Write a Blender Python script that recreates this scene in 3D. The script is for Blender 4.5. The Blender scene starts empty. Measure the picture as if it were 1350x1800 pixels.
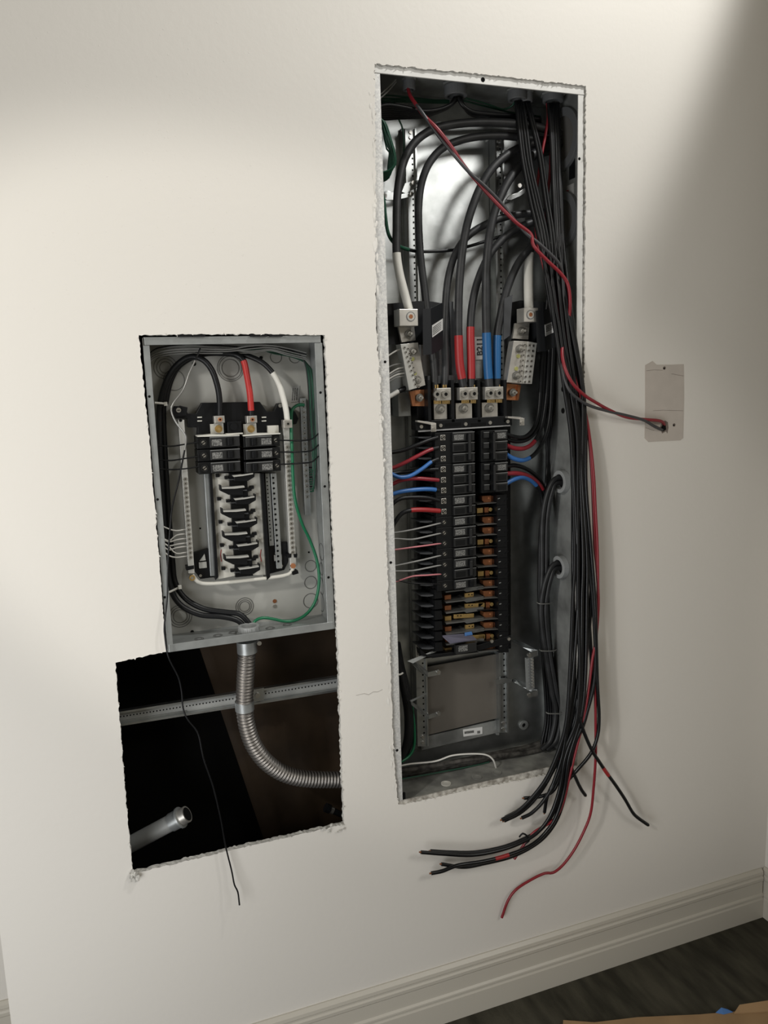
import bpy, bmesh, math, random
from mathutils import Vector, Matrix, noise
from mathutils.geometry import interpolate_bezier
random.seed(7)
SC = bpy.context.scene
COL = SC.collection
R3 = math.radians

# ------------------------------------------------------------------ camera
F_PX = 1393.485                      # focal length in pixels of the 1350 x 1800 frame
CAM = Vector((0.0, -1.612, 1.58))
ROW_R = Vector((0.937149, -0.347380, -0.032833))     # camera right in world
ROW_D = Vector((-0.086808, -0.140978, -0.986200))    # camera down
ROW_F = Vector((0.337958, 0.927066, -0.162273))      # camera forward
cam_data = bpy.data.cameras.new('camera')
cam_data.sensor_fit = 'HORIZONTAL'; cam_data.sensor_width = 36.0
cam_data.lens = F_PX / 1350 * 36.0
cam_data.clip_start = 0.02
cam = bpy.data.objects.new('camera', cam_data); COL.objects.link(cam)
_m = Matrix((ROW_R, -ROW_D, -ROW_F)).transposed()
cam.matrix_world = Matrix.Translation(CAM) @ _m.to_4x4()
SC.camera = cam

# ------------------------------------------------------------------ light
SC.view_settings.view_transform = 'Standard'
SC.view_settings.look = 'None'
SC.view_settings.gamma = 1.0
SC.view_settings.use_curve_mapping = False
SC.view_settings.exposure = 0.06
world = bpy.data.worlds.new('world'); SC.world = world
world.use_nodes = True
bgn = world.node_tree.nodes['Background']
bgn.inputs['Color'].default_value = (1.0, 0.905, 0.72, 1)
bgn.inputs['Strength'].default_value = 0.185

def area(name, loc, target, sx, sy, power, color):
    d = bpy.data.lights.new(name, 'AREA'); d.shape = 'RECTANGLE'
    d.size = sx; d.size_y = sy; d.energy = power; d.color = color
    o = bpy.data.objects.new(name, d); COL.objects.link(o)
    o.location = loc
    o.rotation_euler = (Vector(target) - Vector(loc)).to_track_quat('-Z', 'Y').to_euler()
    return o

def spot(name, loc, target, power, angle, blend, radius, color):
    d = bpy.data.lights.new(name, 'SPOT'); d.energy = power; d.spot_size = R3(angle)
    d.spot_blend = blend; d.shadow_soft_size = radius; d.color = color
    o = bpy.data.objects.new(name, d); COL.objects.link(o)
    o.location = loc
    o.rotation_euler = (Vector(target) - Vector(loc)).to_track_quat('-Z', 'Y').to_euler()
    return o

area('left_fill_light', (-0.9, -1.276, 0.8), (1.0, 0, 0.8), 1.0, 1.4, 19.0, (0.98, 0.99, 1.0))  # unseen area light, added and fitted to the wall's fall-off from left to right
area('clerestory_light', (2.5, -3.0, 3.2), (0.85, 0.1, 2.0), 1.3, 0.9, 30, (1.0, 0.98, 0.94))
spot('upper_right_fill', (1.506, -0.89, 3.373), (0.685, 0, 2.967), 90, 93.2, 0.22, 0.06, (1.0, 0.99, 0.96))  # added unseen spot, its cone edge fitted to the wall's diagonal shadow line
spot('left_spot', (-1.434, -1.40, 2.494), (0.40, 0, 1.419), 90, 30.1, 0.3, 0.08, (1.0, 0.965, 0.90))  # added unseen spot, fitted to brighten the patch at the wall's left

# ------------------------------------------------------------------ measuring helpers (a point on the plane `d` mm behind the wall face)
def ray(px, py):
    return ROW_R * (px - 675) + ROW_D * (py - 900) + ROW_F * F_PX
def P(px, py, d=0.0):
    v = ray(px, py); t = (d / 1000 - CAM.y) / v.y
    return CAM + v * t
def PX(px, py, X):
    v = ray(px, py); t = (X - CAM.x) / v.x
    return CAM + v * t
def PZ(px, py, Z):
    v = ray(px, py); t = (Z - CAM.z) / v.z
    return CAM + v * t
def mpp(p):                               # metres per pixel at a point
    return (Vector(p) - CAM).dot(ROW_F) / F_PX

# ------------------------------------------------------------------ materials
MATS = {}
def mat(name, col, rough=0.5, metal=0.0, var=0.0, vscale=20.0, bump=0.0, bscale=60.0, spec=0.5, col2=None, detail=4.0, stretch=None):
    if name in MATS: return MATS[name]
    m = bpy.data.materials.new(name); m.use_nodes = True
    nt = m.node_tree; b = nt.nodes['Principled BSDF']
    b.inputs['Base Color'].default_value = (*col, 1)
    b.inputs['Roughness'].default_value = rough
    b.inputs['Metallic'].default_value = metal
    b.inputs['Specular IOR Level'].default_value = spec
    if var or bump or col2:
        tc = nt.nodes.new('ShaderNodeTexCoord'); src = tc.outputs['Object']
        if stretch:
            mp = nt.nodes.new('ShaderNodeMapping'); mp.inputs['Scale'].default_value = stretch
            nt.links.new(src, mp.inputs['Vector']); src = mp.outputs['Vector']
    if var or col2:
        n = nt.nodes.new('ShaderNodeTexNoise'); n.inputs['Scale'].default_value = vscale; n.inputs['Detail'].default_value = detail
        nt.links.new(src, n.inputs['Vector'])
        r = nt.nodes.new('ShaderNodeValToRGB')
        c2 = col2 if col2 else tuple(max(0, c * (1 - var)) for c in col)
        r.color_ramp.elements[0].position = 0.35; r.color_ramp.elements[1].position = 0.65
        r.color_ramp.elements[0].color = (*c2, 1); r.color_ramp.elements[1].color = (*col, 1)
        nt.links.new(n.outputs['Fac'], r.inputs['Fac']); nt.links.new(r.outputs['Color'], b.inputs['Base Color'])
    if bump:
        n2 = nt.nodes.new('ShaderNodeTexNoise'); n2.inputs['Scale'].default_value = bscale; n2.inputs['Detail'].default_value = 5
        nt.links.new(src, n2.inputs['Vector'])
        bp = nt.nodes.new('ShaderNodeBump'); bp.inputs['Strength'].default_value = bump; bp.inputs['Distance'].default_value = 0.002
        nt.links.new(n2.outputs['Fac'], bp.inputs['Height']); nt.links.new(bp.outputs['Normal'], b.inputs['Normal'])
    MATS[name] = m
    return m

M_WALL = mat('wall_paint', (0.70, 0.675, 0.63), 0.6, spec=0.25, bump=0.22, bscale=75)
M_GYP = mat('gypsum_core', (0.66, 0.645, 0.60), 0.95, spec=0.1, bump=0.9, bscale=260, var=0.35, vscale=160)
M_PAPER = mat('torn_paper', (0.72, 0.70, 0.66), 0.9, spec=0.1)
M_BASE = mat('baseboard_paint', (0.54, 0.51, 0.445), 0.35, spec=0.4, bump=0.05, bscale=40)
M_CARPET = mat('carpet', (0.085, 0.079, 0.060), 1.0, spec=0.03, col2=(0.042, 0.040, 0.031), vscale=5, bump=1.0, bscale=140, stretch=(5.0, 1.0, 1.0), detail=12)
M_CAVITY = mat('cavity_black', (0.006, 0.006, 0.0055), 1.0, spec=0.02, bump=0.5, bscale=60)  # near-black colour stands in for the unlit depth of the stud space
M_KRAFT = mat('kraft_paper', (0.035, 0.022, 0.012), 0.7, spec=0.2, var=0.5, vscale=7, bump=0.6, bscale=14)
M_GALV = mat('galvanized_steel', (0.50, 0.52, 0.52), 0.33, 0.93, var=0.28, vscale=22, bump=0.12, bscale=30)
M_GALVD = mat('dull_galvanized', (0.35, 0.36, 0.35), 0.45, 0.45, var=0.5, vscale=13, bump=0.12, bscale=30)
M_GREY = mat('grey_enamel', (0.40, 0.40, 0.375), 0.42, 0.1, var=0.14, vscale=9)
M_GREYD = mat('grey_steel', (0.40, 0.42, 0.42), 0.38, 0.6, var=0.2, vscale=30)
M_FLANGE = mat('white_flange', (0.66, 0.655, 0.63), 0.5, 0.1, var=0.12, vscale=25)
M_FLANGER = mat('speckled_flange', (0.66, 0.655, 0.63), 0.5, 0.2, col2=(0.48, 0.48, 0.475), vscale=260)
M_RUST = mat('scuffed_flange', (0.60, 0.58, 0.53), 0.7, 0.1, col2=(0.23, 0.21, 0.18), vscale=70)
M_BLK = mat('black_plastic', (0.005, 0.0055, 0.0065), 0.4, spec=0.25)
M_BRK = mat('breaker_plastic', (0.006, 0.0065, 0.007), 0.42, spec=0.25)
M_BRKF = mat('breaker_face', (0.016, 0.0165, 0.017), 0.4, spec=0.4)
M_BLKP = mat('black_insulating_sheet', (0.009, 0.010, 0.012), 0.5, spec=0.3)
M_CABLE = mat('black_cable', (0.006, 0.0065, 0.0075), 0.4, spec=0.32, bump=0.08, bscale=200)
M_GCABLE = mat('dusty_cable', (0.030, 0.031, 0.033), 0.48, spec=0.4, var=0.45, vscale=30, bump=0.1, bscale=150)
M_DCABLE = mat('dirty_cable', (0.10, 0.094, 0.085), 0.8, spec=0.2, var=0.7, vscale=60)
M_WIRE = mat('black_wire', (0.004, 0.0045, 0.0055), 0.28, spec=0.4)
M_RED = mat('red_wire', (0.22, 0.014, 0.022), 0.36, spec=0.5)
M_REDT = mat('red_tape', (0.30, 0.018, 0.02), 0.42, spec=0.5, bump=0.25, bscale=60)
M_PINK = mat('pink_wire', (0.50, 0.17, 0.19), 0.4)
M_BLUE = mat('blue_wire', (0.03, 0.125, 0.36), 0.38, spec=0.5)
M_BLUET = mat('blue_tape', (0.012, 0.095, 0.25), 0.42, spec=0.5, bump=0.25, bscale=60)
M_GREEN = mat('green_wire', (0.006, 0.14, 0.06), 0.35, spec=0.5)
M_DGREEN = mat('dark_green_wire', (0.006, 0.06, 0.032), 0.4, spec=0.5)
M_WHITEW = mat('white_wire', (0.66, 0.65, 0.61), 0.45)
M_GREYW = mat('grey_wire', (0.24, 0.24, 0.23), 0.45)
M_WTAPE = mat('white_tape', (0.66, 0.65, 0.60), 0.5, bump=0.25, bscale=60)
M_ALU = mat('aluminium_lug', (0.58, 0.56, 0.52), 0.36, 0.75, var=0.12, vscale=60)
M_STEEL = mat('bolt_steel', (0.50, 0.49, 0.46), 0.3, 0.9)
M_DHOLE = mat('dark_hole', (0.006, 0.006, 0.006), 0.9, spec=0.1)
M_COPPER = mat('copper', (0.62, 0.27, 0.13), 0.42, 0.7, var=0.2, vscale=40)
M_COPD = mat('dark_copper', (0.33, 0.13, 0.055), 0.45, 0.6, var=0.3, vscale=50)
M_BRASS = mat('brass', (0.50, 0.34, 0.13), 0.4, 0.75, var=0.2, vscale=60)
M_BONE = mat('bone_plastic', (0.55, 0.54, 0.49), 0.5)
M_TIN = mat('tinned_bar', (0.56, 0.56, 0.53), 0.38, 0.5)
M_STICK = mat('sticker_white', (0.66, 0.66, 0.65), 0.4)
M_STICKG = mat('sticker_grey', (0.36, 0.36, 0.35), 0.4)
M_INK = mat('ink', (0.02, 0.02, 0.02), 0.6)
M_INKG = mat('pale_print', (0.22, 0.22, 0.21), 0.6, col2=(0.035, 0.035, 0.035), vscale=420, detail=2)
M_BPLATE = mat('stained_plate', (0.17, 0.155, 0.135), 0.5, 0.35, var=0.2, vscale=9)
M_DUSTY = mat('dusty_floor_steel', (0.33, 0.33, 0.30), 0.7, 0.1, col2=(0.15, 0.15, 0.14), vscale=18)
M_TRACK = mat('track_steel', (0.40, 0.41, 0.40), 0.5, 0.3, var=0.15, vscale=20)
M_BUSH = mat('grey_bushing', (0.30, 0.31, 0.31), 0.5, var=0.15, vscale=20)
M_DBUSH = mat('dark_bushing', (0.13, 0.135, 0.14), 0.5)
M_PATCH = mat('bare_patch', (0.50, 0.455, 0.41), 0.8, spec=0.15, var=0.06, vscale=30)
M_CARD = mat('cardboard', (0.36, 0.235, 0.125), 0.85, spec=0.15, var=0.15, vscale=12)
M_BTAPE = mat('blue_scrap', (0.06, 0.17, 0.42), 0.6)
M_REDMARK = mat('red_pen', (0.42, 0.07, 0.06), 0.6)
M_PLUM = mat('lavender_card', (0.15, 0.147, 0.20), 0.5)
M_CLEAR = mat('dull_plastic', (0.05, 0.053, 0.058), 0.3)
M_TIE = mat('white_cable_tie', (0.70, 0.69, 0.64), 0.4)

# ------------------------------------------------------------------ mesh builder
class MB:
    def __init__(s): s.v = []; s.f = []; s.sm = []; s.mi = []; s.cur = 0
    def add(s, vs, fs, smooth=False):
        o = len(s.v); s.v += [tuple(v) for v in vs]
        for f in fs: s.f.append(tuple(i + o for i in f)); s.sm.append(smooth); s.mi.append(s.cur)
    def box(s, x0, x1, y0, y1, z0, z1):
        x0, x1 = min(x0, x1), max(x0, x1); y0, y1 = min(y0, y1), max(y0, y1); z0, z1 = min(z0, z1), max(z0, z1)
        s.add([(x0, y0, z0), (x1, y0, z0), (x1, y1, z0), (x0, y1, z0), (x0, y0, z1), (x1, y0, z1), (x1, y1, z1), (x0, y1, z1)],
              [(3, 2, 1, 0), (4, 5, 6, 7), (0, 1, 5, 4), (1, 2, 6, 5), (2, 3, 7, 6), (3, 0, 4, 7)])
        return s
    def obox(s, c, a, b, d):               # centre and three half vectors
        c, a, b, d = map(Vector, (c, a, b, d))
        if a.cross(b).dot(d) < 0: d = -d
        V = [c + a * i + b * j + d * k for k in (-1, 1) for j in (-1, 1) for i in (-1, 1)]
        s.add(V, [(0, 2, 3, 1), (4, 5, 7, 6), (0, 1, 5, 4), (1, 3, 7, 5), (3, 2, 6, 7), (2, 0, 4, 6)])
        return s
    def prism(s, pts, dirv):               # closed polygon of 3-D points extruded by dirv
        pts = [Vector(p) for p in pts]; dirv = Vector(dirv); n = len(pts)
        nrm = Vector((0, 0, 0))
        for i in range(n): nrm += pts[i].cross(pts[(i + 1) % n])
        if nrm.dot(dirv) > 0: pts.reverse()
        s.add(pts + [p + dirv for p in pts], [tuple(range(n)), tuple(range(2 * n - 1, n - 1, -1))] +
              [(i, i + n, (i + 1) % n + n, (i + 1) % n) for i in range(n)])
        return s
    def cyl(s, p0, p1, r, n=12, r1=None, cap=True):
        p0, p1 = Vector(p0), Vector(p1); ax = (p1 - p0).normalized()
        u = ax.orthogonal().normalized(); w = ax.cross(u)
        r1 = r if r1 is None else r1
        V = []
        for p, q in ((p0, r), (p1, r1)):
            V += [p + (u * math.cos(2 * math.pi * i / n) + w * math.sin(2 * math.pi * i / n)) * q for i in range(n)]
        s.add(V, [(i, (i + 1) % n, (i + 1) % n + n, i + n) for i in range(n)], True)
        if cap:
            s.add(V, [tuple(range(n - 1, -1, -1)), tuple(range(n, 2 * n))])
        return s
    def ring(s, c, ax, r0, r1, h, n=24):   # flat washer
        c, ax = Vector(c), Vector(ax).normalized()
        u = ax.orthogonal().normalized(); w = ax.cross(u); V = []
        for hh, rr in ((0, r1), (h, r1), (h, r0), (0, r0)):
            V += [c + ax * hh + (u * math.cos(2 * math.pi * i / n) + w * math.sin(2 * math.pi * i / n)) * rr for i in range(n)]
        F = []
        for k in range(4):
            for i in range(n):
                j = (i + 1) % n; a = k * n; b = ((k + 1) % 4) * n
                F.append((a + i, a + j, b + j, b + i))
        s.add(V, F); return s
    def tube(s, path, r, n=8, cap=True):
        path = [Vector(p) for p in path]; m = len(path)
        rr = r if callable(r) else (lambda i, t: r)
        up = None; V = []
        for i, p in enumerate(path):
            t = (path[min(i + 1, m - 1)] - path[max(i - 1, 0)])
            if t.length < 1e-9: t = Vector((0, 0, 1))
            t.normalize()
            if up is None: up = t.orthogonal().normalized()
            else:
                up = up - t * up.dot(t)
                up = up.normalized() if up.length > 1e-6 else t.orthogonal().normalized()
            w = t.cross(up); q = rr(i, i / (m - 1))
            V += [p + (up * math.cos(2 * math.pi * k / n) + w * math.sin(2 * math.pi * k / n)) * q for k in range(n)]
        F = [(i * n + k, i * n + (k + 1) % n, (i + 1) * n + (k + 1) % n, (i + 1) * n + k) for i in range(m - 1) for k in range(n)]
        s.add(V, F, True)
        if cap: s.add(V, [tuple(range(n - 1, -1, -1)), tuple(range((m - 1) * n, m * n))])
        return s
    def ball(s, c, r, n=8):
        c = Vector(c); V = []; F = []; k = n // 2
        for i in range(k + 1):
            a = math.pi * i / k
            V += [c + Vector((math.sin(a) * math.cos(2 * math.pi * j / n), math.sin(a) * math.sin(2 * math.pi * j / n), math.cos(a))) * r for j in range(n)]
        for i in range(k):
            for j in range(n): F.append((i * n + j, (i + 1) * n + j, (i + 1) * n + (j + 1) % n, i * n + (j + 1) % n))
        s.add(V, F, True); return s
    # --- measured shapes: pixel outline at front depth, running back to a back depth
    def pbox(s, x0, y0, x1, y1, df, db):
        xm, ym = (x0 + x1) / 2, (y0 + y1) / 2
        s.box(P(x0, ym, df).x, P(x1, ym, df).x, df / 1000, db / 1000, P(xm, y1, df).z, P(xm, y0, df).z); return s
    def ppoly(s, pts, df, db):
        s.prism([P(x, y, df) for x, y in pts], (0, (db - df) / 1000, 0)); return s
    def pdisc(s, px, py, df, db, w, n=16):
        p = P(px, py, df); r = w / 2 * mpp(p)
        s.cyl(p + Vector((0, (db - df) / 1000, 0)), p, r, n); return s
    def mesh(s, name):
        me = bpy.data.meshes.new(name); me.from_pydata(s.v, [], s.f)
        me.polygons.foreach_set('use_smooth', s.sm); me.polygons.foreach_set('material_index', s.mi)
        me.update(); return me

def link(name, me, m, parent=None, bevel=0.0, kind=None):
    o = bpy.data.objects.new(name, me); COL.objects.link(o)
    if m is not None:
        for mm in (m if isinstance(m, (list, tuple)) else [m]): me.materials.append(mm)
    if parent is not None:
        o.parent = parent; o.matrix_parent_inverse = parent.matrix_basis.inverted()
    if bevel:
        b = o.modifiers.new('bevel', 'BEVEL'); b.width = bevel; b.segments = 2; b.limit_method = 'ANGLE'; b.angle_limit = R3(40)
    if kind: o['kind'] = kind
    return o
def part(name, mb, m, parent, bevel=0.0, label=None, kind=None):
    o = link(name, mb.mesh(name), m, parent, bevel, kind)
    if label: o['label'] = label
    return o
def tag(o, label, cat, group=None):
    o['label'] = label; o['category'] = cat
    if group: o['group'] = group
    return o
def thing(name, label, cat, loc, group=None):
    o = bpy.data.objects.new(name, None); COL.objects.link(o); o.location = loc; o.empty_display_size = 0.02
    return tag(o, label, cat, group)
def single(name, mb, m, label, cat, group=None, bevel=0.0):
    return tag(link(name, mb.mesh(name), m, None, bevel), label, cat, group)
def struct(name, mb, m, parent=None, bevel=0.0):
    o = link(name, mb.mesh(name), m, parent, bevel)
    if parent is None: o['kind'] = 'structure'
    return o

def smooth_path(pts, step=0.006):
    """Catmull-Rom through 3-D points; returns samples and their parameter (index of control point)."""
    pts = [Vector(p) for p in pts]
    ext = [pts[0] * 2 - pts[1]] + pts + [pts[-1] * 2 - pts[-2]]
    out, par = [], []
    for i in range(len(pts) - 1):
        a, b, c, d = ext[i:i + 4]
        n = max(2, min(14, int((c - b).length / step)))
        for k in range(n):
            t = k / n
            out.append(0.5 * ((2 * b) + (c - a) * t + (2 * a - 5 * b + 4 * c - d) * t * t + (3 * b - a - 3 * c + d) * t ** 3))
            par.append(i + t)
    out.append(pts[-1]); par.append(len(pts) - 1)
    return out, par

def wire(name, pts, w, m, label, cat='wire', group=None, wraps=(), n=8, zmin=None, core=None):
    """pts: (px, py, depth mm); w: width in pixels; wraps: (from, to, material, part name, label) along the point index."""
    W3 = [P(*p) for p in pts]
    mid = W3[len(W3) // 2]; r = w / 2 * mpp(mid)
    if zmin is not None:
        for p in W3: p.z = max(p.z, zmin + r)
    path, par = smooth_path(W3)
    t = tag(link(name, MB().tube(path, r, n).mesh(name), m), label, cat, group)
    for a, b, mm, pn, pl in wraps:
        sub = [p for p, q in zip(path, par) if a <= q <= b]
        if len(sub) > 1: part(pn, MB().tube(sub, r * 1.07, n), mm, t, label=pl)
    if core:
        d = (path[0] - path[1]).normalized() if core == 'start' else (path[-1] - path[-2]).normalized()
        e = path[0] if core == 'start' else path[-1]
        part('copper_end', MB().cyl(e, e + d * r * 1.0, r * 0.45, 8), M_COPD, t)
    return t

# ================================================================== SETTING
FLOOR_Z = 0.0
def jag(pts, d=0, step=0.005, amp=0.0011, seed=0):
    rnd = random.Random(seed); out = []
    n = len(pts)
    for i in range(n):
        a, b = P(*pts[i], d), P(*pts[(i + 1) % n], d)
        k = max(1, int((b - a).length / step))
        nd = Vector((-(b - a).z, 0, (b - a).x)).normalized()
        for j in range(k):
            o = 0 if j == 0 else rnd.uniform(-amp, amp) + amp * 1.2 * noise.noise(Vector((j * 0.35, i * 7.1, seed)))
            out.append(a + (b - a) * (j / k) + nd * o)
    return out
hole_small = jag([(244, 589), (400, 587), (571, 589), (578, 760), (586, 960), (594, 1140), (599, 1290), (605, 1449), (430, 1489), (233, 1536),
                  (221, 1400), (211, 1270), (203, 1165), (245, 1155), (292, 1146), (281, 1000), (265, 800)], seed=1)
hole_big = jag([(659, 112), (850, 131), (1030, 151), (1029, 400), (1027, 700), (1023, 1000), (1015, 1346), (960, 1362), (830, 1388), (709, 1414),
                (700, 1414), (692, 1330), (685, 1120), (678, 920), (670, 720), (661, 560), (660, 330)], seed=2, amp=0.0014)
X_L, X_R, Z_TOP = -0.256, 1.733, 2.75
bm = bmesh.new()
def loop(pts):
    vs = [bm.verts.new(p) for p in pts]; return vs, [bm.edges.new((vs[i], vs[(i + 1) % len(vs)])) for i in range(len(vs))]
ov, oe = loop([(X_L, 0, 0), (X_R, 0, 0), (X_R, 0, Z_TOP), (X_L, 0, Z_TOP)])
v1, e1 = loop(hole_small); v2, e2 = loop(hole_big)
bmesh.ops.triangle_fill(bm, use_beauty=True, use_dissolve=False, edges=oe + e1 + e2, normal=(0, -1, 0))
for f in bm.faces:
    f.normal_update()
    if f.normal.y > 0: f.normal_flip()
for vs in (v1, v2):                                 # cut edges of the board: 13 mm of gypsum
    rnd = random.Random(5)
    mv = [bm.verts.new(v.co + Vector((rnd.uniform(-.0012, .0012), 0.006 + rnd.uniform(-.001, .001), rnd.uniform(-.0012, .0012)))) for v in vs]
    bv = [bm.verts.new(v.co + Vector((rnd.uniform(-.0012, .0012), 0.013, rnd.uniform(-.0012, .0012)))) for v in vs]
    n = len(vs)
    for A, B in ((vs, mv), (mv, bv)):
        for i in range(n):
            f = bm.faces.new((A[i], A[(i + 1) % n], B[(i + 1) % n], B[i])); f.material_index = 1
lv = [bm.verts.new(p) for p in ((X_L, 0, 0), (X_L, 0.32, 0), (X_L, 0.32, Z_TOP), (X_L, 0, Z_TOP))]
bm.faces.new(lv)
me = bpy.data.meshes.new('wall_back'); bm.to_mesh(me); bm.free()
wall = link('wall_back', me, [M_WALL, M_GYP]); wall['kind'] = 'structure'

# torn paper and crumbs along the cut edges
mb = MB(); rnd = random.Random(11)
for pts, amt in ((hole_small, 0.16), (hole_big, 0.17)):
    for i in range(len(pts)):
        if rnd.random() > amt: continue
        p = pts[i]; q = pts[(i + 1) % len(pts)]; t = (q - p).normalized()
        s_ = rnd.uniform(0.0015, 0.0045); o = Vector((rnd.uniform(-1, 1), 0, rnd.uniform(-1, 1))) * 0.0015
        tip = p + o - Vector((0, rnd.uniform(0.001, 0.005), 0)) + Vector((rnd.uniform(-1, 1), 0, rnd.uniform(-1, 1))) * 0.003
        a = p + Vector((0, -0.0005, 0)); b = p + t * s_ + Vector((0, -0.0005, 0))
        mb.add([a, b, tip, a + Vector((0, .001, 0)), b + Vector((0, .001, 0))], [(0, 1, 2), (3, 2, 4), (0, 2, 3), (1, 4, 2)])
part('torn_paper', mb, M_PAPER, wall, kind='stuff')
# joint compound smears beside the tall opening
mb = MB()
for i in range(70):
    y = rnd.uniform(150, 1400); t = (y - 112) / 1300
    x = 655 + 40 * t - rnd.uniform(1, 7)
    p = P(x, y, 0); a = rnd.uniform(0.001, 0.004); h = rnd.uniform(0.004, 0.013)
    k = 7; ring_ = [p + Vector((math.cos(6.283 * j / k) * a * rnd.uniform(.6, 1.2), -0.0003, math.sin(6.283 * j / k) * h * rnd.uniform(.6, 1.2))) for j in range(k)]
    mb.add(ring_ + [p - Vector((0, rnd.uniform(0.0008, 0.002), 0))], [(j, k, (j + 1) % k) for j in range(k)], True)
part('joint_compound', mb, M_PAPER, wall, kind='stuff')
# crumbled corner of the lower cutout
mb = MB()
for i in range(16):
    p = P(232 + rnd.uniform(-3, 10), 1541 + rnd.uniform(-9, 6), rnd.uniform(-9, 0)); a = rnd.uniform(.0015, .004)
    mb.obox(p, Vector((a, rnd.uniform(-.001, .001), 0)), Vector((0, a * .6, rnd.uniform(-.001, .001))), Vector((0.0005, 0, a * rnd.uniform(.6, 1.6))))
for i in range(14):
    p = P(572 + rnd.uniform(-8, 34), 1458 - rnd.uniform(-6, 8), rnd.uniform(-6, 2)); a = rnd.uniform(.001, .003)
    mb.obox(p, Vector((a, 0, 0.0004)), Vector((0, a * .6, 0)), Vector((0.0005, 0, a * rnd.uniform(.6, 1.4))))
part('plaster_crumb', mb, M_GYP, wall, kind='stuff')

mb = MB(); mb.tube([P(626, 1222, -.1), P(640, 1219, -.2), P(648, 1221, -.2), P(656, 1216, -.2), P(664, 1216, -.2), P(672, 1212, -.1)], .0007, 5); part('hairline_crack', mb, mat('crack_paint', (.42, .40, .37), .8), wall)
mb = MB(); r0 = random.Random(21)                 # roller stipple and specks that catch the light
for i in range(420):
    x, y = r0.gauss(230, 130), r0.gauss(430, 170)
    if not (2 < x < 640 and 20 < y < 575): continue
    p = P(x, y, 0); a = r0.uniform(.0007, .0019)
    ring_ = [p + Vector((math.cos(1.047 * j) * a, -.00005, math.sin(1.047 * j) * a * r0.uniform(.7, 1.4))) for j in range(6)]
    mb.add(ring_ + [p - Vector((0, a * .28, 0))], [(j, 6, (j + 1) % 6) for j in range(6)], True)
part('paint_stipple', mb, M_WALL, wall, kind='stuff')
struct('wall_right', MB().box(X_R, X_R + 0.1, -1.2, 0.06, 0, Z_TOP), M_WALL)
struct('wall_left', MB().box(-1.6, X_L, 0.30, 0.40, 0, Z_TOP), M_WALL)
struct('floor', MB().box(-1.6, X_R + 0.1, -1.9, 0.42, -0.05, 0.0), M_CARPET)
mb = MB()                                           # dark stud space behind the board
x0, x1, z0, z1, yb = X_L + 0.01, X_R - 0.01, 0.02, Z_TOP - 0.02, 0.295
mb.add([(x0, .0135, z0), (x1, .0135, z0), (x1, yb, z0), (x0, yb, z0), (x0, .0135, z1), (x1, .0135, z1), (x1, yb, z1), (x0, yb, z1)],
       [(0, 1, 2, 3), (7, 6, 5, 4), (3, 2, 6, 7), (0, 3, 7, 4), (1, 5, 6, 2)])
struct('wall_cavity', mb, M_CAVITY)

def base_profile():                                  # (stand-off, height) of the moulded baseboard
    return [(0, 0), (.016, 0), (.016, .058), (.0135, .062), (.0135, .066), (.016, .069), (.0155, .073), (.011, .077), (.0105, .112), (.013, .116), (.0135, .124),
            (.0105, .128), (.0105, .132), (.012, .135), (.011, .143), (.004, .150), (0, .150)]
def baseboard(name, a, b, out):
    a, b, out = Vector(a), Vector(b), Vector(out)
    pr = base_profile(); mb = MB(); n = len(pr)
    V = [a + out * o + Vector((0, 0, h)) for o, h in pr] + [b + out * o + Vector((0, 0, h)) for o, h in pr]
    F = [(i, i + 1, i + 1 + n, i + n) for i in range(n - 1)] + [tuple(range(n)), tuple(range(2 * n - 1, n - 1, -1))]
    mb.add(V, F); o = struct(name, mb, M_BASE); return o
baseboard('baseboard_back', (X_L - 0.016, 0, 0), (X_R - 0.0165, 0, 0), (0, -1, 0))
baseboard('baseboard_right', (X_R, -0.001, 0), (X_R, -1.2, 0), (-1, 0, 0))
baseboard('baseboard_left', (-1.6, 0.30, 0), (X_L - 0.001, 0.30, 0), (0, -1, 0))

# building paper hanging in the stud space and the slotted track
mb = MB(); cols = 14; rows = 16; V = []
for j in range(rows + 1):
    for i in range(cols + 1):
        y = 1090 + 420 * j / rows; xl = 348 + (y - 1130) * 0.335
        x = xl + (640 - xl) * i / cols
        V.append(P(x, y, 232 + 16 * noise.noise(Vector((i * 0.55, j * 0.4, 3.3))) + 6 * (i % 2)))
mb.add(V, [(j * (cols + 1) + i, (j + 1) * (cols + 1) + i, (j + 1) * (cols + 1) + i + 1, j * (cols + 1) + i + 1) for j in range(rows) for i in range(cols)], True)
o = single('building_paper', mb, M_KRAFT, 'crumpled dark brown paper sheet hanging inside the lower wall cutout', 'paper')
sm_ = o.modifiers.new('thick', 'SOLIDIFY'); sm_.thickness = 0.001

t = thing('slotted_track', 'galvanized slotted steel track running across the dark lower cutout behind the ribbed conduit', 'track', P(400, 1235, 150))
def band(mb, xa, ya, xb, yb_, dy0, dy1, df, db):     # strip between two pixel columns
    mb.ppoly([(xa, ya + dy0), (xb, yb_ + dy0), (xb, yb_ + dy1), (xa, ya + dy1)], df, db)
mb = MB(); band(mb, 190, 1267, 640, 1195, -11.5, 11.5, 152, 154)
part('web', mb, M_TRACK, t)
mb = MB(); band(mb, 190, 1267, 640, 1195, -12.5, -9, 140, 154); part('upper_lip', mb, M_GALV, t)
mb = MB(); band(mb, 190, 1267, 640, 1195, 9.5, 13, 140, 154); part('lower_lip', mb, M_GALV, t)
mb = MB(); band(mb, 190, 1267, 328, 1245, 4, 11, 149, 152); part('splice_plate', mb, M_GALV, t)
mb = MB()
for i in range(66):
    x = 212 + i * 5.8; y = 1267 - (x - 190) * 0.16 - 3.5
    if 410 < x < 462: continue
    mb.pdisc(x, y, 151.3, 153, 2.6, 6)
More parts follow.
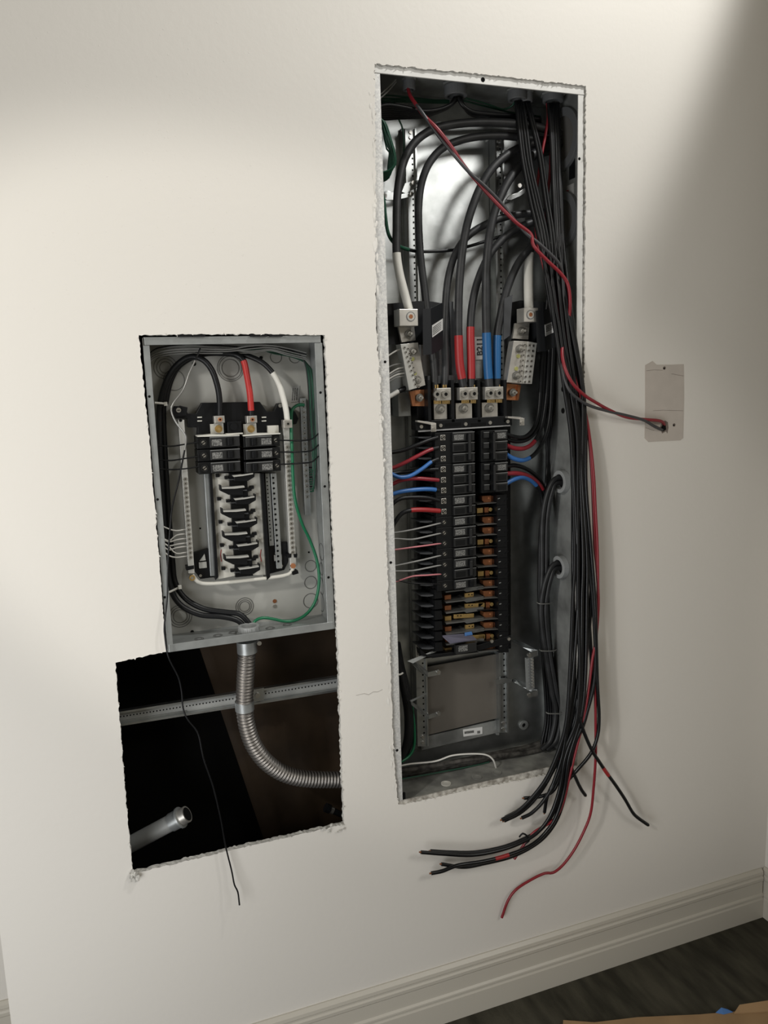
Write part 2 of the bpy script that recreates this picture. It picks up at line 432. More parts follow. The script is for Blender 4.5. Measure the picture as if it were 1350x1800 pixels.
part('slot', mb, M_DHOLE, t, kind='stuff')

# ribbed flexible conduit
path, par = smooth_path([P(434, 1128, 62), P(433, 1165, 68), P(431, 1200, 80), P(430, 1240, 92), P(434, 1275, 98), P(446, 1310, 102), P(470, 1341, 106), P(505, 1362, 110), P(550, 1370, 114), P(625, 1370, 118)], 0.0018)
rc = 15.2 * mpp(P(431, 1240, 90))
dist = 0; dl = [0]
for a, b in zip(path, path[1:]): dist += (b - a).length; dl.append(dist)
t = thing('flexible_conduit', 'ribbed grey flexible metal conduit curving from the small panel down to the right', 'conduit', P(434, 1128, 62))
# denser resampling for ribs
dense = []; 
N = 620; k = 0
for i in range(N + 1):
    s_ = dist * i / N
    while k < len(dl) - 2 and dl[k + 1] < s_: k += 1
    u = (s_ - dl[k]) / max(1e-9, dl[k + 1] - dl[k]); dense.append(path[k].lerp(path[k + 1], u))
part('ribbed_tube', MB().tube(dense, lambda i, q: rc * (0.93 + 0.09 * math.cos(2 * math.pi * dist * i / N / 0.0082)), 20), mat('conduit_steel', (0.24, 0.225, 0.21), 0.42, 0.8), t)
c = P(434, 1136, 60)
mb = MB(); mb.cyl(c + Vector((0, 0, .012)), c - Vector((0, 0, .014)), rc * 1.12, 20); part('connector', mb, M_GREYD, t, 0.001)
mb = MB(); mb.pdisc(456, 1131, 40, 62, 8); part('connector_screw', mb, M_STEEL, t)
i0 = min(range(len(path)), key=lambda i: (path[i] - P(431, 1240, 92)).length)
part('strap', MB().cyl(path[i0] + Vector((0, 0, .011)), path[i0] - Vector((0, 0, .011)), rc * 1.1, 20), M_GREYD, t)
mb = MB(); mb.ppoly([(443, 1213), (464, 1209), (464, 1231), (443, 1235)], 136, 140); part('strap_tab', mb, M_GALV, t)
mb = MB(); mb.pdisc(453, 1223, 132, 137, 9); part('strap_screw', mb, M_STEEL, t)

t = thing('steel_conduit_stub', 'straight galvanized conduit end with threaded connector poking in at lower left of the cutout', 'conduit', P(270, 1460, 120))
a, b = P(200, 1500, 150), P(312, 1440, 90); dr = (b - a).normalized(); r = 14.5 * mpp(b)
part('tube', MB().tube([a, a.lerp(b, .3), a.lerp(b, .6), b], r, 18), M_TRACK, t)
part('connector_body', MB().cyl(b - dr * .016, b + dr * .006, r * 1.12, 18), M_GREYD, t, 0.0006)
part('connector_collar', MB().cyl(b + dr * .006, b + dr * .010, r * 1.3, 18), M_GREYD, t, 0.0006)
part('connector_thread', MB().cyl(b + dr * .010, b + dr * .026, r * 1.0, 18), M_ALU, t)
part('opening', MB().cyl(b + dr * .0262, b + dr * .0266, r * 0.82, 18), M_DHOLE, t)
mb = MB(); q = P(322, 1443, 88); mb.cyl(q + Vector((0, 0, 0.006)), q - Vector((0, 0, .004)), .0035, 10); part('set_screw', mb, M_STEEL, t)
t = thing('black_conduit_end', 'small black cable fitting poking in at lower right of the dark cutout', 'fitting', P(585, 1425, 120))
a, b = P(625, 1443, 100), P(572, 1419, 110); dr = (b - a).normalized(); r = 7 * mpp(b)
part('nut', MB().cyl(b - dr * .012, b, r * 1.2, 8), M_BLK, t, 0.0005)
part('body', MB().cyl(b - dr * .022, b - dr * .012, r * .9, 12), M_STEEL, t)
part('cable', MB().cyl(a, b - dr * .020, r * .75, 12), M_CABLE, t)

# ================================================================== SMALL PANEL
SX0, SX1, SZ0, SZ1, SD = 0.1085, 0.4640, 1.0475, 1.6790, 0.100
t = thing('load_center_box', 'grey steel breaker panel box recessed in the left, smaller wall opening', 'panel box', (0.285, 0.05, SZ0))
part('back_plate', MB().box(SX0, SX1, SD, SD + .0015, SZ0, SZ1), M_GREY, t)
part('side_wall', MB().box(SX0, SX0 + .0015, .009, SD, SZ0, SZ1), M_GREY, t)
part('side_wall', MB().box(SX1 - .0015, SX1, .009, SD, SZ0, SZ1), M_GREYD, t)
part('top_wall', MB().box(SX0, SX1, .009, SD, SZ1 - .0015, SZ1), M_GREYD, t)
part('bottom_wall', MB().box(SX0, SX1, .009, SD, SZ0 + .006, SZ0 + .008), M_GREYD, t)
part('flange', MB().box(SX0, .1205, .006, .0085, SZ0, SZ1 - .0155), M_GREYD, t, .0006)
part('flange', MB().box(.4495, SX1 + .002, .006, .0085, SZ0, SZ1 - .0155), M_GREYD, t, .0006)
part('flange', MB().box(SX0 + .003, SX1 - .001, .005, .0085, SZ1 - .0150, SZ1), M_GREYD, t, .0006)
part('flange', MB().box(SX0 + .003, SX1 - .002, .005, .0085, SZ0, SZ0 + .0165), M_GREYD, t, .0006)
for x, y in ((262.5, 697), (277, 878), (289.5, 1050), (563.5, 690), (571, 855), (577.5, 1015)):
    mb = MB(); mb.pdisc(x, y, 5.3, 7, 4.5, 10); part('screw_hole', mb, M_DHOLE, t)
def knock(px, py, d, ws, parent):
    mb = MB(); c = P(px, py, d)
    for w in ws:
        r = w / 2 * mpp(c); mb.ring(c, (0, -1, 0), r - .0006, r + .0006, .0006, 28)
    part('knockout', mb, mat('knockout_edge', (0.12, 0.12, 0.115), 0.5, 0.4), parent)
knock(291, 646, 99.5, (40, 30, 20), t); knock(405, 647, 99.5, (46, 40, 30), t); knock(485, 628, 99.5, (20,), t); knock(518, 628, 99.5, (20,), t)
knock(306, 668, 99.5, (36,), t); knock(430, 1066, 99.5, (31, 24, 18), t); knock(317, 1083, 99.5, (40, 32, 24), t)
knock(546, 995, 99.5, (20,), t); knock(546, 1024, 99.5, (22,), t); knock(546, 1056, 99.5, (26,), t)
def xknock(px, py, X, ws, parent):
    mb = MB(); c = PX(px, py, X)
    for w in ws:
        r = w / 2 * mpp(c); mb.ring(c, (-1, 0, 0), r - .0006, r + .0006, .0006, 28)
    part('knockout', mb, MATS['knockout_edge'], parent)
for y, w in ((970, 30), (1000, 22), (1030, 30), (1058, 34)): xknock(565, y, SX1 - .0016, (w,), t)
for x, y in ((383, 1117), (410, 1112), (350, 1123), (475, 1104), (505, 1098)):
    c = PZ(x, y, SZ0 + .0085); mb = MB()
    mb.ring(c, (0, 0, 1), .0088, .0098, .0005, 24); mb.ring(c, (0, 0, 1), .0058, .0064, .0005, 24); part('knockout', mb, MATS['knockout_edge'], t)
for x, y, w in ((483, 1057, 7), (338, 1111, 6), (341, 640, 7), (459, 629, 6), (543, 971, 3), (352, 929, 3), (486, 917, 3)):
    mb = MB(); mb.pdisc(x, y, 98, 100, w, 12); part('mounting_hole', mb, M_COPD if y == 1057 else M_DHOLE, t)
mb = MB(); mb.pdisc(483, 1066, 97, 100, 6, 10); part('back_screw', mb, M_STEEL, t)
for x0_, x1_ in ((312, 337), (340, 361), (440, 470), (474, 497)):
    mb = MB(); mb.pbox(x0_, 588, x1_, 591.5, -1, 6); part('mounting_tab', mb, M_BLK, t)
mb = MB(); mb.ppoly([(513, 680), (527, 678), (525, 706), (511, 707)], 98.5, 99.9); o = part('label_sticker', mb, M_STICKG, t)
mb = MB()
for k in range(3): mb.ppoly([(514.5 + k * 3.6, 682), (516.3 + k * 3.6, 682), (514.8 + k * 3.6, 704), (513 + k * 3.6, 704)], 98.1, 98.6)
part('print', mb, M_INKG, o)

# interior bus assembly of the small panel
t = thing('bus_assembly', 'black and bone busbar frame with hooks in the middle of the small panel', 'busbar', P(415, 1000, 95))
mb = MB()
z1pts = [(284, 500), (292, 486), (345, 486), (374, 530), (421, 530), (455, 466), (800, 460), (843, 520), (884, 516), (905, 470), (945, 466), (1010, 520), (1030, 560), (1016, 592), (960, 596), (845, 610), (845, 660), (430, 660), (430, 612), (372, 612), (372, 560), (300, 560)]
mb.ppoly([(220 + x / 3.375, 570 + y / 3.375) for x, y in z1pts], 70, 90)
part('top_bracket', mb, M_BLK, t, .001)
mb = MB(); mb.ppoly([(302, 720), (317, 713), (330, 716), (328, 731), (302, 733)], 62, 72); part('bracket_ear', mb, M_BLK, t, .001)
mb = MB(); mb.pdisc(314, 721, 57, 62, 8.5); o = part('bracket_screw', mb, M_STEEL, t, .0006)
mb = MB(); mb.box(P(311.5, 721, 56.6).x, P(316.5, 721, 56.6).x, .0565, .0575, P(314, 721.8, 57).z, P(314, 720.4, 57).z); part('slot', mb, M_DHOLE, o)
mb = MB(); mb.pdisc(493, 713, 66, 70, 7); part('bracket_screw', mb, M_STEEL, t, .0006)
for x in (351, 464):
    for y in (733.5, 740): 
        mb = MB(); mb.pbox(x - 4, y - 1, x + 4, y + 1, 68, 70); part('clip_edge', mb, M_BONE, t)
mb = MB(); mb.pbox(400, 741, 425, 763, 56, 70); mb.pdisc(411, 750, 52, 56, 13, 16); part('main_stop', mb, M_BLK, t, .001)
mb = MB(); mb.pbox(398, 761.5, 427, 763.5, 46, 70); part('stop_rim', mb, M_BONE, t)
for x0_, x1_ in ((370, 391), (428, 451)):
    mb = MB(); mb.pbox(x0_, 745, x1_, 766, 64, 68); part('bus_tab', mb, M_BONE, t)
mb = MB(); mb.pbox(471, 748, 490, 766, 60, 72); part('bone_tab', mb, M_BONE, t)
# bone plates with black spine and interleaved hooks
def slant(xa, y): return xa + (y - 835) * 0.062
for a, b in ((373, 407), (433, 459)):
    mb = MB(); mb.ppoly([(slant(a, 832), 832), (slant(b, 832), 832), (slant(b, 1012), 1011), (slant(a, 1014), 1014 + (407 - a) * .12)], 66, 70)
    part('bone_plate', mb, M_BONE, t)
for a, b in ((368, 373), (458, 464)):
    mb = MB(); mb.ppoly([(slant(a, 832), 832), (slant(b, 832), 832), (slant(b, 1012), 1014), (slant(a, 1014), 1020)], 55, 92); part('side_rail', mb, M_BLK, t)
mb = MB(); mb.ppoly([(slant(403, 832), 832), (slant(434, 832), 832), (slant(434, 1012), 1012), (slant(403, 1014), 1015)], 56, 90); part('spine', mb, M_BLK, t)
row = [(834 + 20.4 * k) for k in range(9)]
for k, y in enumerate(row):
    right = k % 2 == 0
    y2 = y + 0.5; sx = slant(0, y)
    mb = MB()
    if right: mb.ppoly([(sx + 412, y2 + 2), (sx + 432, y2 - 2), (sx + 445, y2 - 3), (sx + 445, y2 - 6.5), (sx + 447.5, y2 - 6.5), (sx + 447.5, y2 + 4), (sx + 436, y2 + 11), (sx + 412, y2 + 11)], 42, 60)
    else: mb.ppoly([(sx + 426, y2 + 2), (sx + 402, y2 + 1), (sx + 388, y2 + 2), (sx + 388, y2 - 2), (sx + 385, y2 - 2), (sx + 386, y2 + 8), (sx + 401, y2 + 15), (sx + 426, y2 + 15)], 42, 60)
    hk = part('hook', mb, M_BLK, t, .0006)
    mb = MB()
    if right: mb.ppoly([(sx + 409, y2 + 1.5), (sx + 428, y2 - .5), (sx + 445, y2 - 3), (sx + 445, y2 - 1), (sx + 428, y2 + 2), (sx + 411, y2 + 4)], 38, 50)
    else: mb.ppoly([(sx + 389, y2 + 2), (sx + 408, y2 + 1), (sx + 428, y2 - 1), (sx + 429, y2 + 2), (sx + 412, y2 + 4), (sx + 389, y2 + 4.5)], 38, 50)
    part('stab', mb, M_TIN, hk)
    mb = MB(); mb.ppoly([(sx + 404, y2 + 8), (sx + 433, y2 + 6), (sx + 433, y2 + 7.6), (sx + 404, y2 + 9.6)], 46, 58); part('rib', mb, M_CLEAR, t)
    mb = MB()
    xx = sx + (383 if right else 442)
    mb.pbox(xx - 3.2, y2 - 1, xx + 3.2, y2 + 4.5, 58, 67); part('peg', mb, M_BLK, t)
    xx = sx + (399 if right else 438); mb = MB(); mb.pbox(xx - 3.5, y2 + 3, xx + 3, y2 + 8, 56, 67); part('peg', mb, M_BLK, t)
for x in (389, 459):
    mb = MB(); mb.tube([P(x, 966, 65.5), P(x - 1.5, 976, 65.3), P(x + 0.5, 987, 65.5)], .0009, 6); part('red_mark', mb, M_REDMARK, t)
# perforated side channels
for a, b, y0_, y1_ in ((359, 371, 832, 1013), (466, 474, 832, 960), (476, 486, 832, 1000)):
    mb = MB(); mb.ppoly([(slant(a, y0_), y0_), (slant(b, y0_), y0_), (slant(b, y1_), y1_ - 1), (slant(a, y1_), y1_)], 74, 94); o = part('side_channel', mb, M_GREYD, t, .0008)
    mb = MB()
    for k in range(17):
        y = y0_ + 8 + k * (y1_ - y0_ - 12) / 17; mb.pdisc(slant((a + b) / 2 + (2 if a == 359 else -1), y), y, 73.4, 74.2, 2.6 if a != 476 else 4.2, 6)
    part('perforation', mb, M_DHOLE, o, kind='stuff')
for pts in ([(341, 972), (378, 962), (382, 1014), (352, 1018), (341, 1003)], [(470, 957), (506, 953), (508, 985), (500, 1002), (470, 1010)]):
    mb = MB(); mb.ppoly(pts, 80, 94); o = part('foot_bracket', mb, M_BLK, t, .001)
    cx = sum(p[0] for p in pts) / 5
    mb = MB(); mb.pbox(cx - 9, 988 if cx < 400 else 975, cx + 5, 999 if cx < 400 else 986, 76, 82); part('grey_block', mb, M_GREY, o, .001)
    mb = MB(); mb.ppoly([(cx - 8, 986 if cx < 400 else 973), (cx + 1, 974 if cx < 400 else 962), (cx + 3, 985 if cx < 400 else 972)], 76, 82); part('grey_wedge', mb, M_GREY, o)
    mb = MB(); mb.pdisc(352.5 if cx < 400 else 495, 1012 if cx < 400 else 995, 77, 80, 5, 10); part('foot_screw', mb, M_STEEL, o)

# lugs of the small panel
def small_lug(px, label):
    t = thing('terminal_lug', label, 'lug', P(px, 742, 60))
    mb = MB(); mb.pbox(px - 9, 731, px + 9, 743.5, 44, 66); part('block', mb, M_ALU, t, .0008)
    mb = MB(); p = P(px + 1, 737.5, 42); mb.cyl(p + Vector((0, .004, 0)), p, .0042, 16); o = part('clamp_screw', mb, M_COPPER, t, .0005)
    mb = MB(); mb.cyl(p + Vector((0, .001, 0)), p - Vector((0, .0004, 0)), .0022, 6); part('hex_socket', mb, M_DHOLE, o)
    mb = MB(); mb.pbox(px - 9, 744, px + 7, 762, 56, 62); part('tang', mb, M_TIN, t)
    mb = MB(); p = P(px - 1.5, 754, 52); mb.cyl(p + Vector((0, .005, 0)), p, .0078, 18); o = part('bolt', mb, M_BRASS, t, .0006)
    mb = MB(); mb.cyl(p, p - Vector((0, .004, 0)), .004, 6); part('bolt_tip', mb, M_BRASS, o)
small_lug(386, 'aluminium lug with brass bolt holding the thick black cable in the small panel')
small_lug(443, 'aluminium lug with brass bolt holding the red taped cable in the small panel')

# neutral bars of the small panel: two long screw bars joined by a bone coloured strap
def screw_bar(name, label, x0_, y0_, x1_, y1_, w, ys, df, db, m=M_TIN, cat='bar', loc=None, sw=6.5):
    t = thing(name, label, cat, P(x1_, y1_, df))
    mb = MB(); mb.ppoly([(x0_ - w / 2, y0_), (x0_ + w / 2, y0_), (x1_ + w / 2, y1_), (x1_ - w / 2, y1_)], df, db); part('bar', mb, m, t, .0006)
    proto = None
    for y in ys:
        x = x0_ + (x1_ - x0_) * (y - y0_) / (y1_ - y0_)
        p = P(x, y, df)
        if proto is None:
            q = MB(); r = sw / 2 * mpp(p); q.cyl((0, .001, 0), (0, -.0016, 0), r, 10); q.cyl((0, -.0016, 0), (0, -.0018, 0), r * .32, 6)
            q.mi = [0] * (10 + 2) + [1] * (len(q.f) - 12)
            proto = q.mesh('screw'); proto.materials.append(M_STEEL); proto.materials.append(M_DHOLE)
        o = bpy.data.objects.new('screw', proto); COL.objects.link(o); o.location = p - t.location; o.parent = t
    return t
t = screw_bar('neutral_bar', 'tinned neutral screw bar along the left of the small panel, white wires entering', 318.5, 738, 337, 1008, 10.5, [842 + 8.1 * k for k in range(18)], 58, 74)
mb = MB(); mb.pdisc(338, 1016, 54, 60, 10.5); o = part('corner_bolt', mb, M_BRASS, t, .0006)
mb = MB(); mb.pdisc(338, 1016, 52, 55, 5, 6); part('bolt_core', mb, M_STEEL, o)
mb = MB(); mb.pdisc(317.5, 739, 57.4, 58.4, 5.5); part('end_hole', mb, M_DHOLE, t)
mb = MB(); mb.ppoly([(327, 996), (341, 994), (341, 1000), (328, 1003)], 56, 76); part('bar_clip', mb, M_BLK, t)
pth, _ = smooth_path([P(338, 1010, 60), P(344, 1019, 60), P(354, 1025, 60), P(380, 1025.5, 60), P(440, 1019.5, 60), P(498, 1012, 60), P(512, 1005, 60), P(516, 996, 60)])
mb = MB(); mb.tube(pth, .0042, 8); part('jumper_strap', mb, M_BONE, t)
t = screw_bar('neutral_bar', 'tinned neutral screw bar along the right of the small panel under the white cable', 503, 745, 516, 1000, 10.5, [786 + 8.4 * k for k in range(23)], 58, 74)
mb = MB(); mb.pdisc(515.5, 995, 54, 60, 9); part('corner_bolt', mb, M_COPPER, t, .0006)
mb = MB(); mb.ppoly([(506, 975), (512, 973), (512, 980), (506, 981)], 56, 76); mb.ppoly([(516, 974), (523, 974), (522, 980), (517, 980)], 56, 76)
mb.ppoly([(512, 1004), (524, 1003), (525, 1008), (515, 1011)], 56, 76); part('bar_clip', mb, M_BLK, t)
t = thing('terminal_lug', 'square aluminium lug clamping the white neutral cable at right of the small panel', 'lug', P(506, 745, 50))
mb = MB(); mb.pbox(498.5, 738, 514, 752.5, 40, 60); part('block', mb, M_ALU, t, .0008)
mb = MB(); p = P(506.5, 745, 39); mb.cyl(p + Vector((0, .002, 0)), p, .0046, 16); o = part('clamp_screw', mb, M_STEEL, t, .0004)
mb = MB(); mb.cyl(p, p - Vector((0, .0004, 0)), .0024, 6); part('hex_socket', mb, M_DHOLE, o)
t = screw_bar('ground_bar', 'grey ground screw bar on the back right of the small panel', 533, 700, 541.5, 906, 10, [706 + 9.3 * k for k in range(19)], 84, 98, M_GREYD)

# breakers of the small panel
def breaker(name, x0_, x1_, y0_, y1_, poles, df, label, group, face, handle, scr, slabels, term=None, tie=True, scr_sq=False):
    """x0,x1,y0,y1: pixel frame at face depth; face/handle/slabels: x spans; scr: x of terminal screws; term: x span of the lower terminal end."""
    ym = (y0_ + y1_) / 2; X = lambda x: P(x, ym, df).x
    zt, zb = P((x0_ + x1_) / 2, y0_, df).z, P((x0_ + x1_) / 2, y1_, df).z
    y = df / 1000; h = (zt - zb) / poles
    t = thing(name, label, 'breaker', Vector(((X(x0_) + X(x1_)) / 2, y + .05, zb)), group)
    mb = MB(); mb.box(X(x0_), X(x1_), y + .007, y + .055, zb + .0003, zt - .0003); part('body', mb, M_BRK, t, .0008)
    mb = MB(); mf = MB(); ml = MB(); ms = MB(); mh = MB(); mr = MB()
    for k in range(poles):
        z1_, z0_ = zt - k * h, zt - (k + 1) * h
        f = MB(); f.box(X(face[0]), X(face[1]), y, y + .0072, z0_ + h * .08, z1_ - h * .08); fo = part('pole_face', f, M_BRKF, t, .0008)
        f = MB(); f.box(X(face[0]), X(face[1]), y - .0005, y + .0005, z1_ - h * .13, z1_ - h * .07); part('face_rim', f, MATS.get('rim') or mat('rim', (0.20, 0.205, 0.205), 0.35, 0.2), fo)
        f = MB(); f.box(X(slabels[0]), X(slabels[1]), y - .0005, y + .001, z0_ + h * .2, z1_ - h * .28); part('rating_print', f, M_INKG if k == 0 else M_BRK, fo)
        hx0, hx1 = handle
        f = MB(); f.box(X(hx0), X(hx1), y - .0008, y + .002, z0_ + h * .17, z1_ - h * .2); part('handle_well', f, M_BRK, fo)
        f = MB(); f.box(X(hx0 + (hx1 - hx0) * .2), X(hx1 - (hx1 - hx0) * .25), y - .007, y, z0_ + h * .2, z1_ - h * .2); part('handle', f, M_BLK, t, .0008)
        if scr is not None:
            c = Vector((X(scr), y + .006, (z0_ + z1_) / 2)); r = h * .2
            f = MB()
            so = None
            if scr_sq:
                f.box(c.x - r * 1.25, c.x + r * 1.25, y + .0060, y + .008, c.z - r * 1.25, c.z + r * 1.25); so = part('terminal_pad', f, M_ALU, t, .0004)
                f = MB(); f.ring(c + Vector((0, .0001, 0)), (0, -1, 0), r * .85, r * 1.08, .0008, 16); part('screw_gap', f, M_DHOLE, so); f = MB()
            f.cyl(c + Vector((0, .003, 0)), c - Vector((0, .0008, 0)), r * .82, 12); so = part('terminal_screw', f, M_STEEL, t)
            f = MB(); f.obox(c - Vector((0, .0009, 0)), Vector((r * .8, 0, r * .5)), Vector((0, .0003, 0)), Vector((-.0005, 0, .0008))); part('slot', f, M_DHOLE, so)
            if not scr_sq: f = MB(); f.ring(c + Vector((0, .0008, 0)), (0, -1, 0), r * 1.15, r * 1.45, .0012, 14); part('screw_well', f, M_BRKF, t)
    if poles > 1 and tie:
        f = MB(); hx0, hx1 = handle
        f.box(X(hx0 + (hx1 - hx0) * .15), X(hx0 + (hx1 - hx0) * .6), y - .0095, y - .005, zb + h * .3, zt - h * .3); part('handle_tie', f, M_BRKF, t, .0008)
    return t
nm = ['top', 'middle', 'bottom']
for k, (y0_, y1_) in enumerate(((766, 788), (789, 810), (811, 832.5))):
    breaker('circuit_breaker', 347 + k * 1.3, 421.5 + k * .8, y0_, y1_, 1, 42, f'{nm[k]} black single breaker in the left column of the small panel', 'breakers of the small panel',
            (369 + k, 421.5 + k * .6), (397 + k, 411 + k), 358 + k * 1.2, (372 + k, 390 + k), scr_sq=False)
    breaker('circuit_breaker', 429 + k * .8, 493 + k, y0_ - 1, y1_ - 2, 1, 42, f'{nm[k]} black single breaker in the right column of the small panel', 'breakers of the small panel',
            (432 + k * .5, 478 + k), (439 + k, 452 + k), 486 + k * 1.2, (459 + k, 477 + k))
mb = MB(); mb.ppoly([(346, 766), (372, 763.5), (421, 764), (421, 766), (347, 768)], 43, 70); mb.ppoly([(427, 765), (452, 762), (493, 761), (493, 763), (428, 767)], 43, 70)
single('breaker_top_plate', mb, M_BONE, 'pale strip lying along the top of the small panel breakers', 'plate')

# cables and wires of the small panel
wire('feeder_cable', [(386, 736, 55), (386, 705, 55), (382, 678, 55), (372, 650, 55), (356, 632, 58), (335, 627, 62), (313, 640, 68), (296, 663, 72), (285, 693, 75), (280, 730, 78), (281, 800, 80), (286, 900, 80), (292, 975, 80), (299, 1030, 78), (316, 1062, 74), (350, 1080, 68), (390, 1084, 62), (418, 1091, 58), (433, 1106, 56)], 10.5, M_CABLE,
     'thick black cable looping from the left lug of the small panel down its left side', 'cable', n=12)
wire('feeder_cable', [(442, 734, 55), (441, 715, 55), (439, 690, 55), (434, 660, 57), (428, 634, 60), (416, 624, 64), (392, 621, 68), (360, 622, 72), (330, 632, 76), (307, 652, 80), (292, 682, 84), (287, 725, 88), (290, 800, 92), (296, 900, 92), (303, 985, 90), (308, 1024, 88), (326, 1052, 82), (358, 1070, 74), (396, 1076, 66), (422, 1080, 60), (440, 1098, 56)], 10.5, M_CABLE,
     'thick black cable with red tape landing on the middle lug of the small panel', 'cable', n=12, wraps=[(0.35, 4.1, mat('bright_red_tape', (.42, .025, .022), .42, bump=.2, bscale=60), 'red_tape', 'red tape')])
wire('feeder_cable', [(505, 740, 50), (503, 722, 50), (498, 700, 52), (490, 674, 54), (479, 655, 56), (462, 638, 60), (440, 627, 66), (415, 622, 74), (390, 618, 80), (350, 622, 86), (318, 640, 90), (300, 670, 92), (291, 710, 94)], 9.5, M_CABLE,
     'thick black cable wrapped in white tape entering the right lug of the small panel', 'cable', n=12, wraps=[(0, 4.0, M_WTAPE, 'white_tape', 'white tape')])
wire('ground_wire', [(534, 712, 84), (524, 712, 78), (514, 720, 70), (512, 740, 66), (513.5, 790, 52), (515, 840, 50), (519, 880, 54), (531, 920, 62), (545, 950, 68), (557, 985, 70), (561, 1020, 70), (555, 1055, 70), (540, 1078, 68), (520, 1090, 66), (500, 1092, 64), (480, 1088, 60), (462, 1086, 57), (449, 1091, 55), (442, 1104, 55)], 5.5, M_GREEN,
     'green ground wire bowing down the right side of the small panel to the conduit bushing', 'wire', n=8)
t = thing('conduit_bushing', 'grey plastic bushing on the floor of the small panel around the feeder cables', 'bushing', PZ(438, 1108, SZ0 + .008))
c = PZ(438, 1112, SZ0 + .009); rb = 18.5 * mpp(c)
part('collar', MB().ring(c + Vector((0, 0, .004)), (0, 0, 1), rb * .72, rb, .012, 28), M_BUSH, t, .001)
mb = MB()
for k in range(16):
    a = 2 * math.pi * k / 16; q = c + Vector((math.cos(a) * rb, math.sin(a) * rb, .009)); mb.obox(q, Vector((-math.sin(a), math.cos(a), 0)) * .0012, Vector((math.cos(a), math.sin(a), 0)) * .0009, Vector((0, 0, .005)))
part('grip_rib', mb, M_BUSH, t)
part('lock_nut', MB().ring(c, (0, 0, 1), rb * .8, rb * 1.15, .004, 8), M_GREYD, t)
for k, (pts, lab) in enumerate((([(272, 708, 66), (284, 709, 66), (291, 710, 70)], 'white cable tie around the black cables at upper left of the small panel'), ([(297, 1041, 66), (306, 1037, 66), (316, 1032, 62)], 'white cable tie around the black cables at lower left of the small panel'))):
    t = wire('cable_tie', pts, 4.2, M_TIE, lab, 'cable tie', n=6)
    e = P(*pts[-1]); part('tie_head', MB().obox(e, (.0035, 0, 0), (0, .003, 0), (0, 0, .004)), M_TIE, t, .0008)
# hanging thin wire
wire('hanging_wire', [(352, 612, 30), (347, 625, 26), (333, 655, 20), (322, 685, 18), (305, 708, 16), (301, 722, 15), (309, 742, 14), (324, 762, 12), (327, 775, 12), (321, 810, 10), (314, 845, 8), (303, 890, 4), (298, 940, 0), (295, 1000, -4), (294, 1050, -8), (289, 1098, -10), (290, 1120, -10), (296, 1155, -9), (313, 1190, -6), (319, 1215, -4), (322, 1245, -2), (330, 1265, -4), (348, 1290, -6), (358, 1335, -8), (375, 1385, -10), (388, 1440, -12), (396, 1485, -13), (407, 1530, -16), (412, 1555, -20), (418, 1568, -22), (421, 1591, -26)], 3.0, M_WIRE,
     'thin loose wire hanging from the small panel down past the lower cutout', 'wire', n=6, wraps=[(1.2, 8.5, mat('bare_wire', (.30, .30, .29), .35, .6), 'bare_stretch', 'bare grey stretch of the wire')])
# crossing wires at the top
for k, (m, ya, yb_, lab) in enumerate(((M_GREYW, 618, 606, 'upper grey wire'), (M_GREYW, 622, 611, 'second grey wire'), (M_WHITEW, 613, 615, 'pale wire'), (M_GREYW, 626, 618, 'lowest grey wire'), (M_WIRE, 611, 609, 'black wire'))):
    wire('branch_wire', [(262, ya + 12, 60), (275, ya + 2, 55 + k * 3), (310, ya - 4, 50 + k * 4), (350, ya - 5, 50 + k * 4), (400, (ya + yb_) / 2 + 2 - k, 52 + k * 4), (440, yb_ + 2, 54 + k * 4), (475, yb_ + 1 - k, 58 + k * 4), (505, yb_ + 6, 66), (538, yb_ + 14, 74)], 2.8, M_GREYW if m is M_WHITEW else m,
         f'{lab} crossing under the top lip of the small panel', 'wire', 'wires under the top lip of the small panel', n=6)
for k in range(11):
    a = random.uniform(-4, 4); x1_ = 536 + k * 2.0
    yy = 815 + k * 4.2
    wire('ground_branch_wire', [(420 + k * 4, 612 + k % 4, 62 + k * 2), (480, 612 + k * 0.9, 66 + k * 2), (515, 617 + k * 1.1, 70 + k * 2), (533 + k * .9, 632 + k, 74 + k), (541 + k * 1.2, 670, 78), (545 + k * 1.1 + a * .4, 740, 76), (549 + k * .8 + a * .5, 790, 74), (552 + a * .5, yy, 76), (551, yy + 6, 80), (543, yy + 7, 88)], 2.5, M_DGREEN if k % 4 else M_WIRE,
         'thin dark green wire running down the right side of the small panel' if k % 4 else 'thin black wire among the green wires at right of the small panel', 'wire', 'green wires at right of the small panel' if k % 4 else 'black wires among the green wires', n=6)
for k, (ya, yb_) in enumerate(((783, 777), (808, 802), (824, 820))):
    wire('branch_wire', [(278 + k * 1.5, ya, 40), (300, ya + 1.5, 40), (325, yb_ + 4, 42), (349 + k, yb_, 46)], 2.8, M_WIRE, f'{nm[k]} black wire entering the left breakers of the small panel', 'wire', 'black wires of the left small breakers', n=6)
for k, (ya, yb_) in enumerate(((774, 774), (794.5, 794), (816, 814))):
    wire('branch_wire', [(485 + k * 1.3, ya, 45), (500, ya, 44), (525, yb_ + 0.5, 44), (548, yb_ - 2, 50), (560, yb_ - 12, 56)], 2.8, M_WIRE, f'{nm[k]} black wire leaving the right breakers of the small panel', 'wire', 'black wires of the right small breakers', n=6)
for k, (ya, yb_) in enumerate(((925, 930), (946, 938), (948, 946), (955, 954), (962, 960), (956, 970), (972, 977))):
    wire('neutral_wire', [(286 + k * .8, ya, 66), (297, ya + 5, 64), (310, yb_ + 3, 62), (327 + k * .6, yb_, 64)], 2.7, M_WHITEW, f"white wire entering the left neutral bar, {('first', 'second', 'third', 'fourth', 'fifth', 'sixth', 'seventh')[k]} from the top", 'wire', 'white wires of the left neutral bar', n=6)

